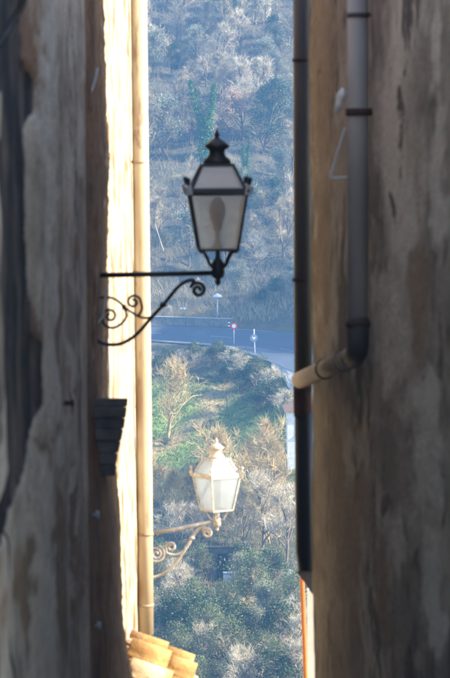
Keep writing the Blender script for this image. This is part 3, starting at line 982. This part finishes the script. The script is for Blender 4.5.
def proto(key, T, C, mt, mc, extra=None):
    a = T.mesh(key + '_trunk', True); a.materials.append(M[mt])
    b = C.mesh(key + '_crown'); b.materials.append(M[mc])
    PROTO[key] = [('trunk', a), ('crown', b)]
    if extra:
        nm, mb_, me_ = extra; c = mb_.mesh(key + '_' + nm); c.materials.append(M[me_]); PROTO[key].append((nm, c))


def plant(key, name, loc, s, rz, label, cat, group=None, sz=None, sink=0):
    o = empty(name, loc); o.scale = (s, s, sz or s); o.rotation_euler = (0, 0, rz)
    for nm, me_ in PROTO[key]:
        c = bpy.data.objects.new(nm, me_); col.objects.link(c); c.parent = o
    tag(o, label, cat, group); return o


for k, sd_ in (('bare_a', 1), ('bare_b', 2), ('bare_c', 3)):
    T, C, tips, rng = grow(sd_, 7.0, .62 if k != 'bare_c' else .45, 10, 6, 6, 6, .14, tw=.018, up=.55 if k == 'bare_c' else .35)
    proto(k, T, C, 'bark', 'twig_grey' if k != 'bare_b' else 'twig_pale')
T, C, tips, rng = grow(11, 7.0, .75, 11, 6, 6, 5, .11, tw=.021, up=.5, low=.12)
proto('orchard', T, C, 'bark_tan', 'twig_tan')
T, C, tips, rng = grow(12, 5.0, .7, 12, 6, 6, 6, .06, tw=.017, up=.5, low=.03, tang=(.4, 1.2))
proto('osier', T, C, 'bark_tan', 'twig_tan')
T, C, tips, rng = grow(13, 3.6, .95, 12, 6, 5, 5, .05, tw=.014, up=.18, low=.02, tang=(.5, 1.3), len4=(.2, .6))
proto('thicket', T, C, 'bark', 'twig_pale')


def leafy(key, seed, H_, spread, leaf_m, size, per, twig='twig_grey', up=.35, low=.15, keep=1.0):
    T, C, tips, rng = grow(seed, H_, spread, 10, 6, 5, 3, .12, tw=.016, up=up, low=low)
    Lf = MB()
    for q in tips:
        if rng.random() > keep or (key != 'rust_tree' and mnoise.noise(q * 1.1 + Vector((seed, 0, 0))) < -.06): continue
        for _ in range(per):
            Lf.leaf(q + Vector((rng.gauss(0, .16), rng.gauss(0, .16), rng.gauss(0, .16))), size * rng.uniform(.6, 1.3), rng)
    proto(key, T, C, 'bark', twig, ('foliage', Lf, leaf_m))


leafy('olive', 21, 6.0, .62, 'leaf_olive', .15, 9, low=.1)
leafy('green_shrub', 22, 3.4, .8, 'leaf_green', .14, 6, low=.02)
leafy('rust_tree', 23, 6.5, .5, 'leaf_rust', .16, 7, up=.6)
leafy('evergreen', 24, 7.5, .42, 'leaf_dark', .17, 9, up=.4, low=.05)
leafy('yellow_shrub', 25, 3.0, .7, 'leaf_yellow', .13, 4, low=.02, keep=.7)
leafy('dark_shrub', 26, 3.2, .85, 'leaf_dark', .15, 8, low=.02)

# ivy-clad forked tree
rng = random.Random(31); T, C = MB(), MB()
stems = [[(0, 0, -.5), (.1, 0, 2), (-.2, .1, 4), (-.8, 0, 6.2), (-1.5, 0, 9.2)], [(0, 0, 0), (.4, 0, 3), (.7, 0, 5), (1.15, .1, 7.2), (1.25, 0, 8.8)]]
for s_ in stems:
    sp = smooth_path(s_, 6); T.tube(sp, [.16 * (1 - .7 * i / len(sp)) for i in range(len(sp))], 7)
    for i, p in enumerate(sp):
        t = i / len(sp); w = .62 * (1 - t) + .12
        for _ in range(int(260 * (1 - t * .6))):
            d = Vector((rng.gauss(0, 1), rng.gauss(0, 1), rng.gauss(0, .9))) * w * .62
            C.leaf(p + d, .2 * rng.uniform(.6, 1.3), rng)
proto('ivy', T, C, 'bark', 'leaf_ivy')

rng = random.Random(77)


def place(key, name, px, py, D, s, label, cat='tree', group=None, rz=None, sz=None):
    """stand a tree where the photo shows its foot, at distance D, on the ground"""
    x = P(px, py, D).x
    return plant(key, name, (x, D, H(x, D) - .05), s, rng.random() * 6.28 if rz is None else rz, label, cat, group, sz)


# woods on the hill across the road
kinds = {'bare_a': ('bare_tree', 'bare grey hillside tree', 'bare grey trees of the hillside wood'),
         'bare_b': ('pale_bare_tree', 'pale bare twiggy hillside tree', 'pale bare trees of the hillside wood'),
         'bare_c': ('slender_tree', 'slender upright bare hillside tree', 'slender bare trees of the hillside wood'),
         'olive': ('grey_leaved_tree', 'leafy grey hillside tree', 'grey green trees of the hillside wood'),
         'evergreen': ('evergreen_tree', 'dark evergreen hillside tree', 'dark evergreens of the hillside wood'),
         'yellow_shrub': ('yellow_shrub', 'yellow green hillside shrub', 'yellow green shrubs of the hillside wood')}
INV = CAM.inverted()


def to_px(p):
    q = INV @ Vector(p); return 225 - q.x / q.z * F, 339 + q.y / q.z * F


def region(px, py):
    v_ = 'at the top of the view' if py < 60 else 'at lamp chimney height' if py < 135 else 'at lamp pane height' if py < 225 else 'just above the road'
    h_ = 'beside the cream pipe' if px < 172 else 'left of the black lamp' if px < 205 else 'behind the black lamp' if px < 240 else 'right of the black lamp' if px < 272 else 'beside the corner pipe'
    return h_ + ', ' + v_


KEEP = ((163, 331, 11), (203, 330, 10), (227, 335, 12), (264, 333, 13), (276, 338, 8))      # clearings before the trees that stand out
cnt = 0
Y = 296.0
MASS = []
while Y < 392:
    X = -17.5 + rng.uniform(0, 2)
    while X < 14.5:
        x, y = X + rng.uniform(-1, 1), Y + rng.uniform(-1.6, 1.6)
        k = rng.choices(list(kinds), (4, 3, 3, 1.6, 1.0, .8))[0]
        nm, lb, gr = kinds[k]
        s = rng.uniform(.5, 1.25) * (.62 if Y < 305 else 1) * (.75 if k == 'evergreen' else 1)
        z = H(x, y); px, py = to_px((x, y, z + 4 * s))
        if any(abs(px - a_) < w_ and d_ - 17 < y < d_ + 1 for a_, d_, w_ in KEEP): pass
        elif 138 < px < 306 and py > -30:
            plant(k, nm, (x, y, z), s, rng.random() * 6.28, lb + ', ' + region(px, py), 'tree', gr)
            cnt += 1
        else: MASS.append((x, y, s))
        X += 3.3 * rng.uniform(.8, 1.25)
    Y += 4.6
# individual ones that stand out
place('olive', 'grey_leaved_tree', 163, 140, 331, 1.25, 'round grey leaved tree at the wood edge, upper left')
place('olive', 'grey_leaved_tree', 152, 45, 352, 1.0, 'smaller grey leaved tree higher up beside the cream pipe')
place('ivy', 'ivy_tree', 203, 128, 330, 1.0, 'forked ivy clad tree with two dark green spires', rz=0)
place('rust_tree', 'rust_leaved_tree', 227, 118, 335, 1.15, 'tree keeping pinkish brown leaves, above the black lamp')
place('evergreen', 'evergreen_tree', 262, 118, 333, 1.35, 'tall dark evergreen on the upper right hillside')
place('evergreen', 'evergreen_tree', 276, 125, 338, .8, 'shorter dark evergreen right of the tall one')
place('evergreen', 'evergreen_tree', 180, 42, 352, .7, 'dark evergreen near the top of the gap, left of centre')
place('evergreen', 'evergreen_tree', 258, 85, 337, .9, 'dark evergreen rising just behind the tall one')
place('ivy', 'ivy_tree', 246, 150, 324, .6, 'small ivy clad trunk right of the black lamp chimney', rz=2)
place('olive', 'grey_leaved_tree', 284, 150, 326, .85, 'pale grey leaved tree below the dark evergreens')
place('yellow_shrub', 'yellow_shrub', 176, 168, 322, .9, 'yellow green shrub left of the black lamp chimney', 'shrub')
place('green_shrub', 'green_shrub', 243, 172, 321, .9, 'bright green shrub right of the black lamp chimney', 'shrub')
place('yellow_shrub', 'yellow_shrub', 262, 185, 318, .7, 'yellow green shrub on the slope right of the black lamp', 'shrub')
place('green_shrub', 'green_shrub', 166, 240, 309, .7, 'green shrub low in the wood above the lamp arm', 'shrub')
place('dark_shrub', 'dark_shrub', 275, 330, 291.5, .75, 'dark green bush by the far road edge at right', 'shrub')
place('dark_shrub', 'dark_shrub', 262, 328, 292.5, .55, 'low dark bush by the far road edge, behind the pole sign', 'shrub')
place('thicket', 'pale_bush', 167, 325, 290.5, .42, 'small pale twiggy bush behind the roadside wall', 'shrub')

# hedge bank below the road
for i, (px, D, k, s) in enumerate([(155, 264, 'thicket', .8), (168, 267, 'dark_shrub', .62), (182, 266, 'thicket', .7), (194, 267, 'dark_shrub', .65), (206, 265, 'thicket', .72), (217, 264, 'dark_shrub', .75),
                                   (228, 262, 'thicket', .8), (238, 259, 'dark_shrub', .85), (247, 256, 'thicket', .95), (256, 252, 'dark_shrub', .95), (265, 248, 'thicket', 1.0), (272, 244, 'dark_shrub', .9),
                                   (280, 241, 'thicket', .85), (160, 259, 'dark_shrub', .7), (176, 258, 'dark_shrub', .55), (140, 262, 'dark_shrub', .8), (240, 252, 'dark_shrub', .7), (258, 245, 'dark_shrub', .75), (225, 257, 'dark_shrub', .6)]):
    lb, nm, gr = ('bare scrub bush in the hedge bank below the road', 'scrub_bush', 'bare scrub of the hedge bank') if k == 'thicket' else ('dark leafy bush in the hedge bank below the road', 'hedge_bush', 'leafy bushes of the hedge bank')
    x = P(px, 360, D).x
    h_ = 'by the cream pipe' if px < 172 else 'behind the golden tree' if px < 190 else 'below the roadside light' if px < 222 else 'below the red rimmed sign' if px < 243 else 'below the pole sign' if px < 262 else 'by the gravel verge'
    lb += ', ' + h_
    plant(k, nm, (x, D, H(x, D) - .1), s, rng.random() * 6.28, lb, 'shrub', gr, s * .8)

# field and valley trees
place('orchard', 'orchard_tree', 168, 442, 241, 1.12, 'golden bare tree standing on the field at left')
place('osier', 'bare_osier', 233, 520, 217, 1.55, 'tan bare osier clump right of the milky lamp')
place('osier', 'bare_osier', 255, 505, 221, 1.45, 'tan bare osier clump in the middle of the right thicket')
place('osier', 'bare_osier', 281, 520, 217, 1.35, 'tan bare osier clump next to the white house')
place('bare_b', 'pale_bare_tree', 262, 560, 206, .95, 'pale bare tree below the osier clumps, right of the shed')
place('bare_a', 'bare_tree', 246, 566, 205, .8, 'grey bare tree right beside the stone shed')
place('bare_b', 'pale_bare_tree', 286, 575, 203, .85, 'pale bare tree against the corner pipe, low right')
place('osier', 'bare_osier', 163, 525, 217, .95, 'tan bare bush left of the milky lamp, near the cream pipe')
place('osier', 'bare_osier', 184, 520, 219, .85, 'tan bare bush just left of the milky lamp')
place('thicket', 'pale_bush', 200, 540, 213, .8, 'pale twiggy bush under the milky lamp')
place('osier', 'bare_osier', 156, 500, 223, .9, 'tan bare bush hugging the cream pipe above the arm of the milky lamp')
place('thicket', 'pale_bush', 176, 545, 211, 1.0, 'pale twiggy bush behind the scrolls of the milky lamp')
place('green_shrub', 'green_shrub', 199, 580, 200.5, .75, 'green shrub crowding the left side of the stone shed', 'shrub')
place('dark_shrub', 'dark_shrub', 242, 580, 201, .75, 'dark shrub crowding the right side of the stone shed', 'shrub')
place('osier', 'bare_osier', 270, 545, 210, 1.2, 'tan bare osier clump low in the right thicket')
place('osier', 'bare_osier', 243, 540, 212, 1.0, 'small tan osier clump at the lower right of the milky lamp')
place('green_shrub', 'green_shrub', 165, 447, 240, .3, 'tiny bright green shrub at the foot of the golden tree', 'shrub')
low = [(158, 705, 168, 'thicket', .95), (196, 706, 167, 'green_shrub', .8), (220, 708, 167, 'olive', .5), (250, 708, 167, 'thicket', 1.05), (276, 709, 167, 'dark_shrub', .9), (300, 708, 168, 'thicket', 1.0), (240, 640, 185, 'osier', .55), (212, 640, 186, 'dark_shrub', .8), (190, 632, 188, 'green_shrub', .85),
       (160, 600, 196, 'green_shrub', 1.0), (182, 610, 193, 'thicket', .9), (204, 618, 190, 'olive', .34), (226, 628, 188, 'green_shrub', .85), (248, 620, 190, 'green_shrub', 1.15), (268, 632, 187, 'olive', .6),
       (288, 640, 186, 'green_shrub', 1.1), (300, 655, 183, 'thicket', 1.0), (172, 650, 184, 'dark_shrub', 1.0), (196, 655, 182, 'dark_shrub', 1.1), (214, 668, 178, 'green_shrub', .95), (238, 662, 180, 'dark_shrub', 1.05),
       (258, 668, 179, 'olive', .55), (280, 676, 177, 'dark_shrub', .95), (296, 690, 175, 'thicket', .9), (208, 692, 173, 'thicket', .9), (232, 696, 172, 'green_shrub', 1.0), (262, 700, 172, 'green_shrub', .8),
       (180, 690, 173, 'green_shrub', .9), (245, 606, 194, 'olive', .5), (150, 640, 186, 'olive', .6), (270, 602, 195, 'dark_shrub', .8), (190, 600, 196, 'thicket', .7)]
LB = {'osier': ('tan_bush', 'tan bare bush at the valley bottom', 'tan bushes of the valley bottom'), 'green_shrub': ('green_shrub', 'green leafy shrub at the valley bottom', 'green shrubs of the valley bottom'), 'thicket': ('thorn_bush', 'pale bare thorn bush at the valley bottom', 'thorn bushes of the valley bottom'),
      'olive': ('grey_shrub', 'grey green shrub at the valley bottom', 'grey green shrubs of the valley bottom'), 'dark_shrub': ('dark_shrub', 'dark leafy shrub at the valley bottom', 'dark shrubs of the valley bottom')}
for px, py, D, k, s in low:
    nm, lb, gr = LB[k]
    h_ = 'beside the cream pipe' if px < 178 else 'left of centre' if px < 207 else 'at centre' if px < 236 else 'right of centre' if px < 264 else 'beside the orange conduit'
    v_ = 'back row' if py < 622 else 'middle row' if py < 660 else 'front row'
    place(k, nm, px, py, D, s, lb + ', ' + h_ + ', ' + v_, 'shrub', gr)

# woods beyond the frame, as one mass with far simpler trees
T, C, tips, r_ = grow(51, 7.0, .62, 7, 5, 4, 3, .13, tw=.035)
pv = np.array(T.v + C.v, 'f'); nT = len(T.v)
pf = T.f + [tuple(i + nT for i in f_) for f_ in C.f]
vv, ff = [], []; off = 0
rng = random.Random(5)
for i in range(230 + len(MASS)):
    side_ = rng.random()
    if i >= 230:
        x, y, s = MASS[i - 230]
    elif i < 110:
        x, y = rng.choice((-1, 1)) * rng.uniform(19, 50), rng.uniform(298, 390)
    else:
        x, y = rng.uniform(32, 110), rng.uniform(232, 360)  # trees on the unseen spur, adding to the shade it casts
    if i < 230: s = rng.uniform(.8, 1.3)
    a = rng.random() * 6.28; c, s_ = math.cos(a) * s, math.sin(a) * s
    q = np.empty_like(pv); q[:, 0] = pv[:, 0] * c - pv[:, 1] * s_ + x; q[:, 1] = pv[:, 0] * s_ + pv[:, 1] * c + y; q[:, 2] = pv[:, 2] * s + H(x, y)
    vv.append(q); ff += [tuple(j + off for j in f_) for f_ in pf]; off += len(pv)
mb = MB(); mb.v = np.concatenate(vv).tolist(); mb.f = ff
tag(mb.build('wood', 'twig_grey'), 'bare wood covering the slopes either side of the view, with trees added on the unseen ridge for shade', kind='stuff')

# undergrowth on the wooded slope and grass on the field
rng = random.Random(8)
mb = MB()
for i in range(9000):
    x, y = rng.uniform(-18, 15), (rng.uniform(289, 385) if i % 4 else rng.uniform(287.5, 300))
    if y < float(ROWS[FAR][0](x)) + 1.6: continue
    z = H(x, y)
    for _ in range(2):
        p = Vector((x + rng.gauss(0, .25), y + rng.gauss(0, .25), z - .05))
        mb.cone(p, p + Vector((rng.gauss(0, .45), rng.gauss(0, .45), rng.uniform(.5, 1.5))), .022)
tag(mb.build('undergrowth', 'twig_grey'), 'dry bramble undergrowth on the wooded slope', kind='stuff')
mb = MB(); md = MB()
for i in range(16000):
    x, y = rng.uniform(-13, 11), rng.uniform(224, 262)
    if y > Hbase(x, y)[1][NEAR] - 1: continue
    z = H(x, y)
    strip = abs((x + 4.3) - (y - 243) * .42)
    t = md if (strip < 1.2 and rng.random() < .8) or rng.random() < .06 else mb  # straw blades follow the painted sunlight streak, the rest scattered at random
    for _ in range(2):
        p = Vector((x + rng.gauss(0, .12), y + rng.gauss(0, .12), z - .02)); h = rng.uniform(.1, .32)
        t.cone(p, p + Vector((rng.gauss(0, .1), rng.gauss(0, .1), h)), .03)
for i in range(9000):
    x, y = rng.uniform(-13, 11), rng.uniform(176, 226)
    z = H(x, y); t = md if rng.random() < .55 else mb
    p = Vector((x, y, z - .02)); t.cone(p, p + Vector((rng.gauss(0, .25), rng.gauss(0, .25), rng.uniform(.3, 1.0))), .03)
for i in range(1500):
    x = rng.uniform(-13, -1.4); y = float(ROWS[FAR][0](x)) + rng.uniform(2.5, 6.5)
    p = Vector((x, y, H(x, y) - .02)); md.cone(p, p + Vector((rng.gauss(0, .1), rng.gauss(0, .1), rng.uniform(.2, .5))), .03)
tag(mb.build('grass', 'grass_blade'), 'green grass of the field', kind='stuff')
tag(md.build('dry_grass', 'grass_dry'), 'dry straw coloured grass on the road verge, also painting the sunlit streak across the field', kind='stuff')

# ------------------------------------------------------------------ things by the road and in the valley
# parapet along the road's far side
root = empty('roadside_wall', road_pt(-6, 1.05))
xx = np.linspace(-16, .8, 15)
for i in range(len(xx) - 1):
    a, b_ = road_pt(xx[i] + .02, 1.08, 0), road_pt(xx[i + 1] - .02, 1.08, 0)
    up = Vector((0, 0, .75)); th = Vector((0, .4, 0))
    m_ = MB(); m_.prism([a - up * .3, b_ - up * .3, b_ + up, a + up], [p + th for p in (a - up * .3, b_ - up * .3, b_ + up, a + up)])
    m_.build('wall_block', 'concrete', root, bevel=.03)
    m_ = MB(); c1 = up * 1.0 + Vector((0, -.06, .004)); c2 = up * 1.13 + Vector((0, -.06, .004)); t2 = Vector((0, .52, 0))
    m_.prism([a + c1, b_ + c1, b_ + c2, a + c2], [p + t2 for p in (a + c1, b_ + c1, b_ + c2, a + c2)])
    m_.build('coping', 'gravel', root)
tag(root, 'low grey parapet wall along the far side of the road', 'wall')

# street lamp by the road
g = P(217.5, 324, 290.5); g.z = H(g.x, g.y)
tp = P(217.5, 297, 290.5)
root = empty('street_light', g)
MB().tube([g - Vector((0, 0, .3)), tp], [.075, .06], 8).build('pole', 'galv', root, True)
m_ = MB(); m_.lathe([(.08, -.1), (.46, -.06), (.50, .05), (.34, .22), (.12, .34), (.03, .40)], 14, tp); m_.build('lamp_head', 'galv', root, True)
tag(root, 'roadside light with pale dome head, under the black lamp', 'street light')

# warning sign with red rim
b_ = P(234, 344, 270); b_.z = H(b_.x, b_.y); t = P(234, 326, 270)
root = empty('road_sign', b_)
MB().tube([b_ - Vector((0, 0, .2)), t], .04, 8).build('pole', 'galv', root, True)
m_ = MB(); m_.tube([t + Vector((0, -.07, 0)), t + Vector((0, -.05, 0))], .34, 18); m_.build('rim', 'red', root)
m_ = MB(); m_.tube([t + Vector((0, -.085, 0)), t + Vector((0, -.072, 0))], .2, 16); m_.build('face', 'paint', root)
tag(root, 'small round road sign with red rim and white centre', 'sign')
# marker post
b_ = P(229, 330, 286.2); b_.z = H(b_.x, b_.y); t = P(229, 320, 286.2); root = empty('marker_post', b_)
for i in range(5):
    m_ = MB(); m_.tube([b_.lerp(t, i / 5), b_.lerp(t, (i + 1) / 5 - .003)], .085, 8); m_.build('band', 'paint' if i % 2 else 'dark_pipe', root)
tag(root, 'striped marker post at the end of the parapet wall', 'post')
# pole sign, blue round face
b_ = P(255, 353, 263); b_.z = H(b_.x, b_.y); t = P(254, 329, 263); c = P(254, 338, 263)
root = empty('pole_sign', b_)
MB().tube([b_ - Vector((0, 0, .2)), t], .05, 8).build('pole', 'paint', root, True)
m_ = MB(); m_.tube([c + Vector((0, -.08, 0)), c + Vector((0, -.055, 0))], .36, 18); m_.build('face', 'tank', root)
m_ = MB(); s_ = .2; m_.prism([c + Vector((-s_, -.095, .1)), c + Vector((s_, -.095, .1)), c + Vector((0, -.095, -.2))][::-1], [c + Vector((-s_, -.083, .1)), c + Vector((s_, -.083, .1)), c + Vector((0, -.083, -.2))][::-1])
m_.build('arrow', 'paint', root)
tag(root, 'white pole with pale blue round sign at the road bend', 'sign')
# wayside cross
b_ = P(183, 323, 291); b_.z = H(b_.x, b_.y); t = P(183, 308, 291); root = empty('wayside_post', b_)
MB().tube([b_ - Vector((0, 0, .3)), t], .12, 8).build('post', 'beige_pipe', root)
m_ = MB(); m_.box(t + Vector((0, 0, -.05)), (.62, .14, .16)); m_.build('crossbar', 'paint', root)
m_ = MB(); m_.box(t + Vector((0, -.09, -.42)), (.46, .10, .5)); m_.build('panel', 'beige_pipe', root)
tag(root, 'short wayside post with pale crossbar behind the parapet wall', 'post')
# field post
b_ = P(227, 401, 250); b_.z = H(b_.x, b_.y)
m_ = MB(); m_.tube([b_ - Vector((0, 0, .2)), b_ + Vector((.03, 0, .5)), b_ + Vector((.0, 0, 1.05))], [.07, .06, .05], 7)
tag(m_.build('fence_post', 'bark'), 'lone dark wooden post on the green field', 'post')
# pale leaning trunk in hillside wood
m_ = MB(); m_.tube(smooth_path([P(163.5, 251, 302), P(160, 240, 302), P(155, 224, 302)], 3), [.06] * 4 + [.05] * 3, 6)
tag(m_.build('dead_branch', 'twig_pale'), 'pale leaning dead branch above the lamp arm', 'branch')

# white house beside the corner pipe
Dh = 229
xl = P(287.5, 440, Dh).x; zt_, zb = P(287, 412, Dh).z, H(xl, Dh) - 1
root = empty('whitewashed_house', (xl + 3, Dh + 2, zb))
m_ = MB(); m_.box((xl + 3, Dh + 2.5, (zt_ + zb) / 2), (6, 5, zt_ - zb)); m_.build('wall', 'white_wall', root)
m_ = MB(); e = .25
m_.prism([(xl - e, Dh - e, zt_ + .02), (xl + 6 + e, Dh - e, zt_ + .02), (xl + 3, Dh - e, zt_ + 1.5)], [(xl - e, Dh + 5 + e, zt_ + .02), (xl + 6 + e, Dh + 5 + e, zt_ + .02), (xl + 3, Dh + 5 + e, zt_ + 1.5)])
m_.build('roof', 'roof_clay', root)
for dx in (1.2, 3.4):
    m_ = MB(); m_.box((xl + dx, Dh - .012, zt_ - 1.3), (.8, .06, 1.1)); w_ = m_.build('window', 'dark_inside', root)
    m_ = MB(); m_.box((xl + dx, Dh - .05, zt_ - 1.92), (1.0, .14, .08)); m_.build('sill', 'cement', w_)
tag(root, 'whitewashed house half hidden by the corner pipe', 'house')

# stone shed with dark door
Ds_ = 201
xa, xb = P(206, 580, Ds_).x, P(236, 580, Ds_).x; zt_ = P(220, 547, Ds_).z; zb = P(220, 592, Ds_).z - .4
root = empty('stone_shed', ((xa + xb) / 2, Ds_ + 1.2, zb))
m_ = MB(); m_.prism([(xa, Ds_, zb), (xb, Ds_, zb), (xb, Ds_, zt_), (xa, Ds_, zt_)], [(xa, Ds_ + 2.4, zb), (xb, Ds_ + 2.4, zb), (xb, Ds_ + 2.4, zt_ - .48), (xa, Ds_ + 2.4, zt_ - .48)]); m_.build('wall', 'shed_stone', root)
m_ = MB(); m_.prism([(xa - .2, Ds_ - .25, zt_ + .02), (xb + .2, Ds_ - .25, zt_ + .02), (xb + .2, Ds_ - .25, zt_ + .12), (xa - .2, Ds_ - .25, zt_ + .12)], [(xa - .2, Ds_ + 2.6, zt_ - .55), (xb + .2, Ds_ + 2.6, zt_ - .55), (xb + .2, Ds_ + 2.6, zt_ - .45), (xa - .2, Ds_ + 2.6, zt_ - .45)])
m_.build('roof', 'shed_stone', root)
c = P(222.5, 565, Ds_); m_ = MB(); m_.box((c.x, Ds_ - .01, c.z - .1), (.75, .08, 1.9)); m_.build('door', 'dark_inside', root)
c = P(211.5, 557, Ds_); m_ = MB(); m_.box((c.x, Ds_ - .01, c.z), (.42, .08, .5)); m_.build('window', 'dark_inside', root)
tag(root, 'small overgrown stone shed with a dark doorway', 'shed')
c = P(229, 578, 199.6); m_ = MB(); m_.box(c, (.85, .6, .75)); m_.box(c + Vector((0, 0, .39)), (.9, .65, .05)); o = m_.build('water_tank', 'tank', bevel=.05)
tag(o, 'pale blue water tank in front of the shed doorway', 'tank')
c = P(289, 575, 199); m_ = MB(); m_.box(c + Vector((0, 0, -.4)), (.3, .3, 1.6)); o = m_.build('white_post', 'gravel', bevel=.03)
tag(o, 'short white post beside the corner pipe foot', 'post')
# tarp
c = P(284, 614, 192); m_ = MB(); n = 7
for i in range(n):
    for j in range(5):
        u, w = i / (n - 1) - .5, j / 4 - .5
        m_.v.append((c.x + u * .9, c.y + w * .8, c.z + .12 * math.cos(u * 3) * math.cos(w * 3) + .02 * math.sin(i * 2.1 + j * 3)))
for i in range(n - 1):
    for j in range(4):
        a = i * 5 + j; m_.f.append((a, a + 5, a + 6, a + 1))
o = m_.build('tarpaulin', 'tarp', smooth=True); so = o.modifiers.new('thick', 'SOLIDIFY'); so.thickness = .03
tag(o, 'scrap of blue tarpaulin over the thicket at lower right', 'tarpaulin')

# ------------------------------------------------------------------ haze in the valley air
mb = MB(); mb.box((0, 275, 22), (540, 590, 126))
hz = mb.build('haze', None)
hm = bpy.data.materials.new('haze'); hm.use_nodes = True
N = hm.node_tree.nodes; N.remove(N['Principled BSDF'])
pv_ = N.new('ShaderNodeVolumePrincipled')
pv_.inputs['Color'].default_value = (.20, .50, 1.0, 1)
pv_.inputs['Density'].default_value = .0006
pv_.inputs['Anisotropy'].default_value = .2
hm.node_tree.links.new(pv_.outputs[0], N['Material Output'].inputs['Volume'])
hz.data.materials.append(hm)
tag(hz, 'blue haze hanging in the valley air', kind='stuff')
same = {}
for o in list(col.objects):
    if o.parent is None and o.get('category'): same.setdefault(o['label'], []).append(o)
for lb, os_ in same.items():
    if len(os_) < 2: continue
    os_.sort(key=lambda o: to_px(o.location)[0])
    n = len(os_)
    words = {2: ['left-hand', 'right-hand'], 3: ['left-hand', 'middle', 'right-hand']}.get(n) or (['leftmost', 'second', 'third', 'fourth', 'fifth', 'sixth'][:n - 1] + ['rightmost'])
    for w, o in zip(words, os_): o['label'] = (w + ' ' + lb) if len(lb.split()) < 15 else w + ' ' + lb.replace(' hillside', '')
